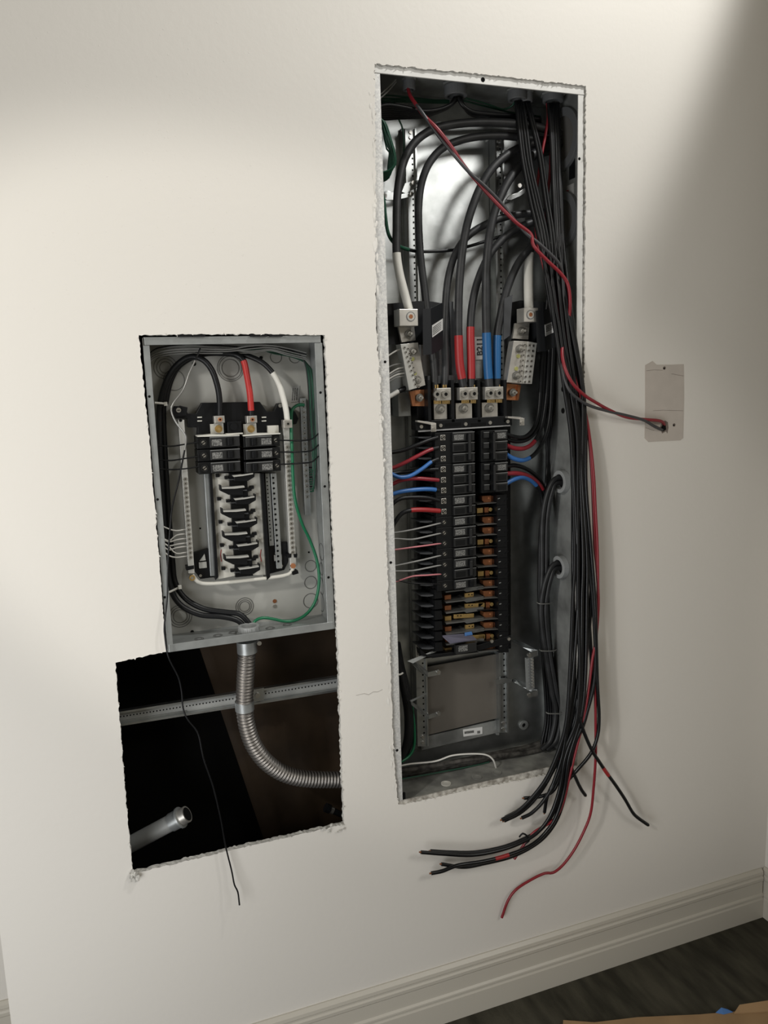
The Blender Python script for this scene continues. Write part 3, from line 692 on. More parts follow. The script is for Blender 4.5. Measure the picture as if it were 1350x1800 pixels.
# ================================================================== TALL PANEL
BX0, BX1, BZ0, BZ1, BD = 0.588, 1.099, 0.592, 2.222, 0.165
t = thing('tall_panel_box', 'tall galvanized breaker panel box in the right wall opening', 'panel box', (0.845, .08, BZ0))
BOX = t
part('back_plate', MB().box(BX0, BX1, BD, BD + .002, BZ0, BZ1), M_GALV, t)
part('side_wall', MB().box(BX0, BX0 + .002, .009, BD, BZ0, BZ1), M_GALV, t)
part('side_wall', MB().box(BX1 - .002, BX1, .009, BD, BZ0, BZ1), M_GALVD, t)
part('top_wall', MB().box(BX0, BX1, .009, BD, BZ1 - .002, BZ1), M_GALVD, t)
part('bottom_wall', MB().box(BX0, BX1, .009, BD, BZ0, BZ0 + .002), M_DUSTY, t)
part('flange', MB().box(BX0, .6128, .006, .009, BZ0, 2.196), M_FLANGER, t, .0006)
part('flange', MB().box(1.083, BX1, .006, .009, BZ0, 2.196), M_FLANGE, t, .0006)
part('flange', MB().box(BX0, BX1, .005, .009, 2.1965, BZ1), M_FLANGE, t, .0006)
part('flange', MB().box(BX0, BX1, .005, .009, BZ0, .607), M_RUST, t, .0006)
for x, y, w in ((849, 140, 8), (1018.5, 279, 5), (677, 636, 5), (687, 989, 5), (698, 1319, 5), (863, 1383, 7)):
    mb = MB(); mb.pdisc(x, y, 4.6 if y in (140, 1383) else 5.6, 7, w, 12); part('flange_hole', mb, M_DHOLE, t)
# knockouts in the floor
for x, y, m in ((784, 1378, M_BONE), (838, 1367, M_DUSTY), (873, 1359, M_DUSTY)):
    c = PZ(x, y, BZ0 + .0022); mb = MB(); mb.cyl(c, c + Vector((0, 0, .0012)), .0125, 24); o = part('knockout_plug', mb, m, t)
    mb = MB(); mb.ring(c + Vector((0, 0, .0012)), (0, 0, 1), .0085, .0125, .0012, 24); part('plug_rim', mb, m, o)
# right wall: large conduit openings with dark bushings
XR = BX1 - .002
for y, w, lab in ((246, 104, 'upper'), (388, 96, 'lower')):
    c = PX(992, y, XR); r = w / 2 * mpp(c)
    mb = MB(); mb.ring(c, (-1, 0, 0), r * .72, r, .010, 36); o = part('conduit_bushing', mb, M_DBUSH, t, .001)
    mb = MB(); mb.cyl(c + Vector((.0005, 0, 0)), c - Vector((.003, 0, 0)), r * .72, 36); part('conduit_mouth', mb, mat('conduit_inside', (0.13, 0.125, 0.115), 0.7), o)
mb = MB(); c = PX(1006, 292, XR); mb.box(XR - .0008, XR, c.y - .012, c.y + .012, c.z - .028, c.z + .028); part('dark_sticker', mb, M_BLK, t)
mb = MB(); c = PX(1001, 345, XR); mb.box(XR - .0008, XR, c.y - .018, c.y + .010, c.z - .025, c.z + .025); o = part('grey_sticker', mb, M_STICKG, t)
mb = MB(); c = PX(995, 342, XR); mb.box(XR - .0014, XR - .0008, c.y - .012, c.y + .008, c.z - .008, c.z + .008); part('red_field', mb, mat('red_field', (.30, .02, .03), .6), o)
for y in (684, 722):
    c = PX(990, y, XR); mb = MB(); mb.ring(c, (-1, 0, 0), .004, .0068, .0015, 16); mb.cyl(c, c - Vector((.0008, 0, 0)), .004, 12); part('dimple', mb, M_DHOLE, t)
c = P(920, 1274, BD * 1000 - .5); mb = MB(); mb.ring(c, (0, -1, 0), .006, .013, .004, 20); o = part('mounting_boss', mb, M_GALVD, t); mb = MB(); mb.cyl(c, c - Vector((0, .002, 0)), .0045, 12); part('boss_hole', mb, M_DHOLE, o)
# mounting plate across the lower back and its sticker
mb = MB(); mb.ppoly([(748, 1173), (872, 1150), (876, 1262), (752, 1292)], 150, 153); part('backing_plate', mb, M_BPLATE, t)
mb = MB(); mb.ppoly([(740, 1297), (890, 1262), (891, 1284), (741, 1319)], 154, 158); part('cross_strip', mb, M_GALVD, t)
mb = MB(); mb.ppoly([(814, 1282.5), (848, 1278), (848, 1290), (815, 1295)], 152.6, 153.8); o = part('sticker', mb, M_STICK, t, label='small white sticker with printed code')
mb = MB(); mb.ppoly([(816.5, 1286), (833, 1283.8), (833, 1288), (816.5, 1290.2)], 152.2, 152.7); mb.ppoly([(839, 1285), (844, 1284.4), (844, 1289), (839, 1289.6)], 152.2, 152.7); part('print', mb, M_INKG, o)

# perforated mounting rails
def rail(label, xt, yt, xb, yb_, w, hx):
    t = thing('mounting_rail', label, 'rail', P(xb, yb_, 150))
    f = lambda o, y: (xt + (xb - xt) * (y - yt) / (yb_ - yt) + o)
    mb = MB(); mb.ppoly([(xt - w / 2, yt), (xt + w / 2, yt), (xb + w / 2, yb_), (xb - w / 2, yb_)], 140, 143); part('web', mb, M_GALV, t)
    for s_ in (-1, 1):
        mb = MB(); mb.ppoly([(xt + s_ * w / 2 - 1.3, yt), (xt + s_ * w / 2 + 1.3, yt), (xb + s_ * w / 2 + 1.3, yb_), (xb + s_ * w / 2 - 1.3, yb_)], 134, 163); part('lip', mb, M_GALV, t)
    mb = MB(); mb.ppoly([(xt - w, yt), (xt - w / 2 - 2, yt), (xb - w / 2 - 2, yb_ + 4), (xb - w, yb_ + 4)], 156, 164); part('foot', mb, M_GALVD, t)
    mb = MB(); n = int((yb_ - yt - 30) / 10.2)
    for k in range(n):
        y = yt + 22 + k * 10.2; mb.pdisc(f(hx, y), y, 139.4, 141, 3.4, 6)
    part('hole', mb, M_DHOLE, t, kind='stuff')
    for y in (yt + 6, yt + 15, yb_ - 16, yb_ - 6):
        mb = MB(); mb.pdisc(f(0, y), y, 137, 140, 6, 12); part('bolt', mb, M_STEEL, t)
    return t
rail('left perforated steel rail behind the cables of the tall panel', 722, 226, 744, 1312, 17, 2)
rail('right perforated steel rail behind the cables of the tall panel', 878, 240, 886, 1288, 13, 1)
# small straps with bolts on the upper back
for lab, pts, bolts in (('small bolted steel strap on the left rail near the top of the tall panel', [(706, 337), (712, 322), (726, 318), (746, 315), (746, 325), (728, 330), (714, 341)], [(727, 321), (741, 320)]),
                        ('steel strap with round end at left edge of the tall panel behind the first cable', [(672, 346), (672, 338), (682, 335), (700, 342), (725, 338), (725, 345), (700, 351), (680, 352)], [(677, 344), (724, 341)]),
                        ('dull steel strap between the cables at upper right of the tall panel', [(890, 351), (895, 344), (911, 338), (925, 329), (928, 336), (914, 345), (898, 352)], [(914, 326), (927, 325)])):
    t = thing('bolted_strap', lab, 'strap', P(*pts[0], 135))
    mb = MB(); mb.ppoly(pts, 128, 133); part('strap_plate', mb, M_GALV, t, .0005)
    for b in bolts: mb = MB(); mb.pdisc(*b, 121, 129, 7.5, 12); part('bolt', mb, M_STEEL, t, .0006)

# top bushings of the tall panel
def top_bushing(px, py, w, label):
    t = thing('conduit_bushing', label, 'bushing', P(px, py, 75))
    c = P(px, py, 75); r = w / 2 * mpp(c); zt = BZ1 - .003
    part('collar', MB().ring(Vector((c.x, c.y, c.z - .008)), (0, 0, 1), r * .72, r, .022, 28), M_DBUSH, t, .001)
    part('neck', MB().ring(Vector((c.x, c.y, c.z + .014)), (0, 0, 1), r * .7, r * .92, max(.004, zt - c.z - .014), 28), M_DBUSH, t)
    part('lock_nut', MB().ring(Vector((c.x, c.y, zt - .005)), (0, 0, 1), r * .8, r * 1.2, .004, 8), M_GALVD, t)
top_bushing(801, 163, 40, 'dark bushing under the panel top from which black wires spread both ways')
top_bushing(909, 170, 33, 'dark bushing under the panel top, middle one, feeding the hanging wires')
top_bushing(926, 173, 20, 'small dark bushing tucked behind the middle top bushing')
top_bushing(972, 173, 36, 'dark bushing under the panel top nearest its right corner')
top_bushing(719, 152, 22, 'small dark bushing at upper left that the red wire comes out of')
# side bushings
for px, py, lab in ((986, 846, 'upper grey bushing in the right wall of the tall panel with two cables'), (984, 996, 'lower grey bushing in the right wall of the tall panel with two cables')):
    c = PX(px + 6, py, XR); r = 20 * mpp(c)
    t = thing('conduit_bushing', lab, 'bushing', c)
    part('collar', MB().ring(c, (-1, 0, 0), r * .66, r, .016, 28), M_BUSH, t, .001)
    part('mouth', MB().cyl(c - Vector((.001, 0, 0)), c - Vector((.003, 0, 0)), r * .66, 24), M_DHOLE, t)

# main feeder cables
FB = 'heavy black feeder cables of the tall panel'
wire('feeder_cable', [(719, 545, 60), (711, 515, 62), (702, 480, 66), (697, 445, 70), (697, 400, 74), (698, 350, 78), (703, 310, 80), (713, 276, 82), (732, 247, 84), (760, 228, 84), (795, 219, 82), (840, 215, 78), (890, 216, 76), (930, 220, 78), (962, 228, 82), (985, 236, 84)], 14.5, M_GCABLE,
     'heavy dusty cable with white taped end on the left neutral lug', 'cable', FB, n=14, wraps=[(0, 3, M_WTAPE, 'white_tape', 'white tape')])
wire('feeder_cable', [(764, 684, 80), (763, 650, 84), (758, 600, 90), (751, 550, 96), (745, 500, 100), (739, 450, 102), (736, 400, 104), (736, 360, 104), (741, 322, 104), (754, 288, 102), (776, 262, 100), (805, 248, 98), (845, 240, 96), (900, 240, 94), (975, 250, 92)], 13.5, M_GCABLE,
     'heavy dusty cable on the left hole of the left twin lug', 'cable', FB, n=14)
wire('feeder_cable', [(782, 682, 80), (783, 640, 84), (782, 590, 90), (783, 540, 95), (787, 495, 100), (797, 455, 105), (814, 424, 108), (840, 402, 108), (880, 384, 104), (920, 376, 98), (985, 372, 92)], 13, M_GCABLE,
     'heavy cable on the right hole of the left twin lug, bending low to the right', 'cable', FB, n=14)
wire('feeder_cable', [(815, 680, 74), (808, 640, 74), (806, 590, 76), (806, 540, 78), (808, 490, 80), (813, 440, 82), (820, 400, 84), (830, 365, 84), (845, 328, 84), (866, 295, 84), (895, 270, 86), (930, 254, 88), (980, 244, 90)], 14.5, M_GCABLE,
     'heavy cable with red tape on the left hole of the middle twin lug', 'cable', FB, n=14, wraps=[(0.3, 2.0, M_REDT, 'red_tape', 'red tape')])
wire('feeder_cable', [(828, 680, 78), (828, 640, 80), (827, 575, 84), (831, 530, 90), (841, 490, 94), (858, 452, 96), (880, 424, 98), (905, 404, 98), (940, 390, 96), (985, 384, 92)], 13.5, M_GCABLE,
     'heavy cable with red tape on the right hole of the middle twin lug', 'cable', FB, n=14, wraps=[(0.3, 2.0, M_REDT, 'red_tape', 'red tape')])
wire('feeder_cable', [(860, 680, 68), (857, 640, 68), (855, 585, 68), (854, 530, 66), (855, 470, 66), (859, 425, 66), (866, 385, 68), (878, 350, 70), (896, 315, 74), (920, 286, 78), (950, 264, 84), (985, 252, 88)], 15, M_GCABLE,
     'heavy cable with blue tape on the left hole of the right twin lug', 'cable', FB, n=14, wraps=[(0.3, 2.0, M_BLUET, 'blue_tape', 'blue tape')])
wire('feeder_cable', [(873, 680, 78), (873, 640, 78), (874, 590, 80), (880, 555, 82), (888, 520, 84), (899, 488, 86), (914, 458, 88), (935, 432, 90), (960, 410, 90), (988, 395, 90)], 14, M_GCABLE,
     'heavy cable with blue tape on the right hole of the right twin lug', 'cable', FB, n=14, wraps=[(0.3, 2.1, M_BLUET, 'blue_tape', 'blue tape')])
wire('feeder_cable', [(930, 545, 84), (929, 510, 92), (929, 470, 100), (931, 440, 104), (942, 415, 106), (962, 400, 104), (988, 392, 100)], 15.5, M_GCABLE,
     'heavy cable with white taped end on the right neutral lug, behind the hanging wires', 'cable', FB, n=14, wraps=[(0, 2.9, M_WTAPE, 'white_tape', 'white tape')])
wire('feeder_cable', [(880, 345, 112), (896, 312, 112), (915, 290, 110), (945, 272, 104), (985, 262, 98)], 13, M_GCABLE, 'dark cable behind the blue taped cable near the upper conduit opening', 'cable', FB, n=12)

# twin lugs
def hexbolt(mb_parent, px, py, df, w, parent):
    p = P(px, py, df); r = w / 2 * mpp(p)
    o = part('clamp_screw', MB().cyl(p + Vector((0, .006, 0)), p, r, 18), M_STEEL, parent, .0006)
    part('hex_socket', MB().cyl(p + Vector((0, .001, 0)), p - Vector((0, .0004, 0)), r * .48, 6), M_DHOLE, o)
def stud(px, py, df, w, parent):
    p = P(px, py, df); r = w / 2 * mpp(p)
    o = part('washer', MB().cyl(p + Vector((0, .004, 0)), p, r, 20), mat('dark_washer', (.24, .235, .22), .35, .8), parent, .0005)
    part('nut', MB().cyl(p, p - Vector((0, .006, 0)), r * .62, 6), M_STEEL, o, .0004)
    part('stud', MB().cyl(p, p - Vector((0, .016, 0)), r * .3, 10), M_STEEL, o)
for k, (xa, xb, sx, tx0, tx1, lab) in enumerate(((762, 793, (769, 784), 763, 786, 'left'), (802, 840, (818, 834), 801, 830, 'middle'), (847, 885, (863, 878), 847, 875, 'right'))):
    t = thing('twin_lug', f'{lab} aluminium twin lug with two hex screws above the breakers', 'lug', P((xa + xb) / 2, 735, 90))
    mb = MB(); mb.pbox(xa + 6, 682 - k, xb, 704 - k, 56, 92); part('block', mb, M_ALU, t, .001)
    for x in sx: hexbolt(None, x, 693 - k, 49, 14, t)
    mb = MB(); mb.pbox(tx0, 709 - k, tx1, 737 - k, 74, 82); part('tang', mb, M_ALU, t, .0008)
    stud((tx0 + tx1) / 2, 719 - k, 70, 17, t)
    for x in sx:
        mb = MB()
        for j in range(5):
            a = j * 1.256; q = P(x - 2, 681, 74); mb.cyl(q + Vector((math.cos(a) * .004, math.sin(a) * .004, .006)), q + Vector((math.cos(a) * .004, math.sin(a) * .004, -.004)), .0016, 6)
        for j in range(7):
            q = P(x - 6 + j * 2, 706 - k, 72); mb.cyl(q + Vector((0, 0, .003)), q - Vector((0, 0, .005)), .0013, 6)
        part('bare_strands', mb, M_BRASS, t)
# black backing below lugs
t = thing('lug_backing', 'black plastic backing with fins behind the three twin lugs', 'backing', P(825, 740, 110))
mb = MB(); mb.pbox(733, 672, 900, 752, 92, 130); part('base', mb, M_BLK, t, .001)
for x in (755, 796, 842, 888):
    mb = MB(); mb.pbox(x - 2.5, 668, x + 2.5, 742, 62, 95); part('fin', mb, M_BLK, t)
mb = MB(); mb.ppoly([(790, 530), (797, 530), (800, 655), (795, 660)], 86, 92); mb.ppoly([(795, 530), (801, 560), (802, 662), (796, 662)], 100, 128); part('clear_divider', mb, M_CLEAR, t)
mb = MB(); mb.ppoly([(887, 525), (901, 518), (896, 590), (885, 598)], 70, 73); part('clear_divider', mb, M_CLEAR, t)
mb = MB(); mb.pbox(752, 660, 802, 674, 84, 100); part('shelf', mb, M_CLEAR, t)
# equipment label with B211
t = thing('panel_label', 'grey label reading B211 sideways between the red and blue taped cables', 'label', P(842, 610, 118))
mb = MB(); mb.ppoly([(834, 592), (848, 592), (848, 632), (835, 632)], 104, 106); part('label_plate', mb, mat('label_grey', (.42, .41, .39), .5), t)
mb = MB(); mb.ppoly([(835, 633), (848, 633), (848, 665), (836, 665)], 110, 113); part('metal_tongue', mb, M_GALV, t)
cu = bpy.data.curves.new('lettering', 'FONT'); cu.body = 'B211'; cu.size = 0.0205; cu.extrude = 0.0003; cu.offset = 0.0004; cu.align_x = 'CENTER'; cu.align_y = 'CENTER'
to = bpy.data.objects.new('lettering_source', cu); COL.objects.link(to)
bpy.context.view_layer.update()
lm = bpy.data.meshes.new_from_object(to.evaluated_get(bpy.context.evaluated_depsgraph_get())); bpy.data.objects.remove(to)
lo = link('lettering', lm, None, None); lm.materials.clear(); lm.materials.append(M_INK)
lo.parent = t; lo.location = P(844, 609, 103.4) - t.location
lo.rotation_euler = (R3(90), R3(-90), 0)

# neutral blocks left and right
def neutral_side(side, plate, strip, lug, lugc, tang, cop1, cop2, studs, screws, yel, copstud):
    t = thing('neutral_block', f'tinned neutral terminal block with many small screws at {side} of the tall panel', 'terminal block', P(*plate[3], 90))
    mb = MB(); mb.ppoly(plate, 60, 84); part('plate', mb, M_ALU, t, .0008)
    mb = MB(); mb.ppoly(strip, 55, 84); o = part('terminal_strip', mb, M_TIN, t, .0006)
    pr = None
    for x, y in screws:
        p = P(x, y, 55)
        f = MB(); f.cyl(p + Vector((0, .002, 0)), p - Vector((0, .0018, 0)), .0030, 10); s_ = part('screw', f, M_STEEL, t)
        f = MB(); f.cyl(p, p - Vector((0, .0021, 0)), .0014, 6); part('socket', f, M_DHOLE, s_)
    for x, y in yel: f = MB(); f.pdisc(x, y, 58, 61, 7); part('yellow_screw', f, mat('zinc_yellow', (.42, .42, .16), .4, .5), t)
    for x, y in studs: stud(x, y, 57, 15, t)
    mb = MB(); mb.ppoly(tang, 76, 84); part('lug_tang', mb, M_ALU, t, .0006); stud(*lugc[1], 72, 14, t)
    mb = MB(); mb.pbox(*lug, 40, 74); part('lug_block', mb, M_ALU, t, .0012)
    p = P(*lugc[0], 39.5); mb = MB(); mb.cyl(p + Vector((0, .001, 0)), p - Vector((0, .0006, 0)), .0105, 24); o = part('lug_screw', mb, M_DBUSH, t)
    mb = MB(); mb.cyl(p, p - Vector((0, .0012, 0)), .0088, 24); part('screw_face', mb, M_ALU, o); mb = MB(); mb.cyl(p, p - Vector((0, .0018, 0)), .005, 6); part('hex_socket', mb, M_COPD, o)
    mb = MB(); mb.ppoly(cop1, 84, 92); part('copper_strap', mb, M_COPPER, t, .0006)
    mb = MB(); mb.ppoly(cop2, 78, 86); part('copper_strap', mb, M_COPD, t, .0006); stud(*copstud, 76, 14, t)
neutral_side('left', [(704, 605), (735, 602), (748, 677), (720, 686)], [(704, 605), (716, 604), (733, 682), (719, 686)], (702, 543, 735, 573), ((722, 556.5), (719, 587)), [(700, 574), (728, 572), (731, 598), (706, 602)],
             [(729, 686), (753, 684), (753, 714), (729, 714)], [(720, 688), (730, 686), (730, 714), (725, 714)], [(725, 618), (734, 668)],
             [(711 + k * 2.35, 611 + k * 8.1) for k in range(9)] + [(717 + k * 2.35, 613 + k * 8.3) for k in range(9)], [(725.5, 631), (729.5, 656)], (738, 699))
neutral_side('right', [(903, 599), (930, 600), (923, 675), (891, 672)], [(928, 600), (944, 603), (935, 675), (920, 674)], (921, 541, 946, 566), ((932.5, 553), (917, 582)), [(906, 568), (931, 568), (929, 597), (901, 595)],
             [(891, 674), (912, 676), (911, 704), (890, 703)], [(911, 676), (916, 677), (912, 703), (909, 703)], [(914, 613), (908, 660)],
             [(922 - k * 1.1, 606 + k * 9.2) for k in range(8)] + [(930 - k * 1.1, 607 + k * 9.2) for k in range(8)] + [(937 - k * 1.1, 608 + k * 9) for k in range(8)], [(911.5, 626), (908, 648)], (902, 690))
# black barriers
t = thing('neutral_barrier', 'bent black insulating sheet with white warning sticker at left of the tall panel', 'barrier', P(760, 610, 60))
mb = MB(); mb.ppoly([(679, 534), (737, 529), (760, 530), (776, 533), (757, 545), (757, 606), (679, 606)], 92, 95); part('back_sheet', mb, M_BLKP, t)
def leaf(mb, quad, th=.0016):
    q = [P(*p) for p in quad]; n = (q[1] - q[0]).cross(q[3] - q[0]).normalized(); mb.prism(q, n * th)
mb = MB(); leaf(mb, [(743, 543, 34), (757, 542, 34), (759, 623, 34), (744, 624, 34)]); part('front_leaf', mb, M_BLKP, t)
mb = MB(); leaf(mb, [(757, 542, 34), (778, 532, 78), (779, 612, 78), (759, 623, 34)]); part('side_leaf', mb, M_BLKP, t)
mb = MB(); leaf(mb, [(759.5, 572, 36), (778, 560, 74), (778, 580, 74), (760, 593, 36)], -.0006); o = part('warning_sticker', mb, M_STICK, t, label='white sticker with small print')
mb = MB()
for k in range(5):
    u = .18 + k * .15; leaf(mb, [(761, 572 + 21 * u - .5, 35.5), (777, 560.5 + 20 * u - .5, 73), (777, 561.2 + 20 * u, 73), (761, 572.6 + 21 * u, 35.5)], -.0009)
part('print', mb, M_INKG, o)
t = thing('neutral_barrier', 'bent black insulating sheet with pale sticker at right of the tall panel behind hanging wires', 'barrier', P(960, 610, 60))
mb = MB(); mb.ppoly([(897, 532), (915, 528), (1000, 534), (1000, 604), (945, 606), (900, 600)], 100, 103); part('back_sheet', mb, M_BLKP, t)
mb = MB(); leaf(mb, [(942, 546, 34), (955, 545, 34), (959, 617, 34), (945, 619, 34)]); part('front_leaf', mb, M_BLKP, t)
mb = MB(); leaf(mb, [(955, 545, 34), (984, 537, 86), (986, 606, 86), (959, 617, 34)]); part('side_leaf', mb, M_BLKP, t)
mb = MB(); leaf(mb, [(957.5, 571, 35), (979, 562, 72), (980, 581, 72), (959, 591, 35)], -.0006); o = part('warning_sticker', mb, M_STICK, t)
mb = MB()
for k in range(4):
    u = .15 + k * .15; leaf(mb, [(959, 571 + 20 * u - .5, 34.5), (978, 563 + 19 * u - .5, 71), (978, 563.8 + 19 * u, 71), (959, 572 + 20 * u, 34.5)], -.0009)
part('print', mb, M_INKG, o)
# grey terminal box left of lugs
mb = MB(); mb.pbox(700, 690, 722, 732, 110, 150); single('grey_bracket', mb, M_GALVD, 'grey steel bracket plate behind the left neutral block', 'bracket', bevel=.001)

# left small neutral wires and white cable stub
for k, (ya, yb_) in enumerate(((627, 612), (646, 637), (660, 645), (664, 650), (668, 655), (673, 660))):
    wire('neutral_wire', [(676, ya + 3, 70), (690, (ya + yb_) / 2 + 1, 68), (700, yb_ + 3, 66), (709 + k * 1.4, yb_, 66)], 3.0, M_GREYW if k % 2 else M_WHITEW, f"thin white wire into the left neutral block, {('topmost', 'second down', 'third down', 'fourth down', 'fifth down', 'lowest')[k]}", 'wire', 'white wires of the left neutral block', n=6)
wire('neutral_cable', [(672, 704, 70), (690, 694, 70), (700, 688, 70), (712, 682, 74)], 8, M_WHITEW, 'thick white cable stub with black end below the left neutral block', 'cable', n=10, wraps=[(1.95, 3, M_BLK, 'black_end', 'black end')])

# busbar stack of the tall panel
t = thing('busbar_stack', 'black finned busbar stack with copper stabs running down the tall panel', 'busbar', P(815, 1150, 120))
def sl(x, y): return x + (y - 760) * 0.0135
mb = MB(); mb.ppoly([(735, 752), (897, 742), (sl(893, 1140), 1140), (sl(738, 1155), 1158)], 118, 140); part('base', mb, M_BLK, t)
mb = MB(); mb.ppoly([(730, 741), (892, 731), (897, 733), (897, 746), (732, 757)], 62, 84); o = part('top_crossbar', mb, M_BLK, t, .0008)
for x, y in ((741, 750), (775, 748), (819, 745.5), (862, 743), (893, 741)):
    mb = MB(); mb.pdisc(x, y, 59, 63, 6.5, 10); part('crossbar_screw', mb, M_STEEL, o)
for x0_, x1_ in ((783, 810), (828, 854)):
    mb = MB(); mb.ppoly([(x0_, 744.5), (x1_, 742.5), (x1_, 748), (x0_, 750)], 61.2, 62.5); part('slot', mb, M_DHOLE, o)
mb = MB(); mb.ppoly([(736, 757), (897, 747), (897, 749), (736, 759.5)], 60, 64); part('lower_edge', mb, mat('edge_grey', (.28, .28, .28), .4), o)
mb = MB(); mb.ppoly([(738, 1141), (752, 1152), (800, 1146), (898, 1117), (899, 1130), (845, 1143), (800, 1152), (760, 1157), (740, 1152)], 62, 86); o = part('bottom_crossbar', mb, M_BLK, t, .0008)
for x, y in ((865, 1127.5), (895, 1123.5)):
    mb = MB(); mb.pdisc(x, y, 59, 63, 6, 10); part('crossbar_screw', mb, M_STEEL, o)
mb = MB(); mb.pbox(802, 1132, 838, 1148, 52, 64); part('latch_block', mb, M_BRKF, o, .001)
mb = MB(); mb.pbox(806, 1135, 822, 1145, 51, 52.5); part('block_print', mb, M_INKG, o)
ys = [759 + 18.53 * k for k in range(21)]
for k, y in enumerate(ys):
    s_ = (y - 760) * .0135
    mb = MB(); mb.ppoly([(736 + s_, y + 9), (758 + s_, y + 8.5), (758 + s_, y + 10.5), (748 + s_, y + 12), (736 + s_, y + 11)], 62, 118); part('left_fin', mb, M_CLEAR, t)
    mb = MB(); mb.ppoly([(757 + s_, y), (766 + s_, y - .5), (766 + s_, y + 15.5), (757 + s_, y + 16)], 66, 118); part('left_post', mb, M_BLK, t)
    if y > 860:
        mb = MB(); mb.ppoly([(872 + s_, y), (889 + s_, y - 1), (889 + s_, y + 17), (872 + s_, y + 18)], 64, 118); o = part('right_post', mb, M_BLK, t)
        mb = MB(); mb.ppoly([(874 + s_, y + 6), (877.5 + s_, y + 5), (877 + s_, y + 6.5), (874 + s_, y + 7.3)], 62.5, 64); part('clip_glint', mb, M_GREYD, o)
        mb = MB(); mb.ppoly([(885 + s_, y + 10), (891 + s_, y + 5), (891 + s_, y + 6.5), (886 + s_, y + 11.5)], 63, 66); part('hook_tip', mb, M_BLK, o)
        # copper stabs right
        if k % 3 != 1:
            mb = MB(); mb.ppoly([(846 + s_, y + 2), (862 + s_, y + 1), (862 + s_, y + 12.5), (850 + s_, y + 13), (846 + s_, y + 9)], 80, 100); o = part('copper_stab', mb, M_COPD, t)
            mb = MB(); mb.pdisc(857.5 + s_, y + 5.5, 79.3, 80.2, 3.2, 8); part('rivet', mb, M_COPPER, o)
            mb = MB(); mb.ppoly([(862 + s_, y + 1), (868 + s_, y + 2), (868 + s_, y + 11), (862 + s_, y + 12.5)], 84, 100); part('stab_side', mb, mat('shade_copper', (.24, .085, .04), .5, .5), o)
        else:
            mb = MB(); mb.ppoly([(837 + s_, y + 5), (847 + s_, y + 4), (847 + s_, y + 12.5), (837 + s_, y + 13.5)], 78, 96); o = part('brass_stab', mb, M_BRASS, t)
            mb = MB(); mb.ppoly([(850 + s_, y + 3.5), (857 + s_, y + 3), (857 + s_, y + 12), (850 + s_, y + 12.5)], 82, 98); part('brass_post', mb, M_COPD, o)
            mb = MB(); mb.pdisc(860.5 + s_, y + 7, 80, 92, 7, 12); part('brass_pin', mb, M_BRASS, o)
            mb = MB(); mb.ppoly([(836 + s_, y + 17), (872 + s_, y + 14.5), (888 + s_, y + 13.5), (888 + s_, y + 15), (872 + s_, y + 16), (836 + s_, y + 18.5)], 66, 100); part('black_divider', mb, M_BLK, t)
        if k % 3 != 1 :
            mb = MB(); mb.ppoly([(837 + s_, y + 15.5), (850 + s_, y + 14.2), (872 + s_, y + 13), (872 + s_, y + 14), (850 + s_, y + 15.6), (837 + s_, y + 17)], 66, 110); part('grey_divider', mb, mat('divider_grey', (.085, .085, .08), .5), t)
    if y > 1036:                          # open rows at the bottom: bare stabs across the middle
        if k % 3 == 0 or k == 20: w0, w1 = 814, 829
        elif k % 3 == 1: w0, w1 = 814, 848
        else: w0, w1 = 794, 829
        mb = MB(); mb.ppoly([(778 + s_, y + 10), (789 + s_, y + 8.5), (789 + s_, y + 16.5), (778 + s_, y + 17.5)], 82, 100); part('copper_stab', mb, M_COPD if k % 3 != 2 else M_BRASS, t)
        mb = MB(); mb.ppoly([(w0 + s_, y + 6.5), (w1 + s_, y + 4.5), (w1 + s_, y + 11.5), (w0 + s_, y + 13.5)], 78, 84); o = part('brass_bar', mb, M_BRASS, t, .0004)
        for dx in (3.5, 9): mb = MB(); mb.pdisc(w0 + 3 + dx + s_, y + 8.5, 77.4, 78.2, 2.4, 8); part('rivet', mb, M_DHOLE, o)
        mb = MB(); mb.ppoly([(780 + s_, y + 2.5), (812 + s_, y - 1), (816 + s_, y - 3.5), (846 + s_, y - 7), (846 + s_, y - 1.5), (816 + s_, y + 3.5), (812 + s_, y + 1), (780 + s_, y + 5)], 70, 112); part('grey_divider', mb, MATS['divider_grey'], t)
        mb = MB(); mb.ppoly([(760 + s_, y), (772 + s_, y - .5), (774 + s_, y + 14), (760 + s_, y + 16)], 60, 118); part('black_post', mb, M_BLK, t)
mb = MB(); leaf(mb, [(776, 1117, 64), (826, 1113, 72), (838, 1124, 40), (792, 1131, 38)], .001); single('lavender_card', mb, M_PLUM, 'lavender plastic card lying on the bottom end of the busbar stack', 'card')
mb = MB(); leaf(mb, [(817, 1112, 66), (829, 1110, 68), (831, 1115.5, 60), (817, 1118, 60)], .0012); single('blue_scrap', mb, M_BTAPE, 'small blue plastic scrap beside the lavender card', 'scrap')

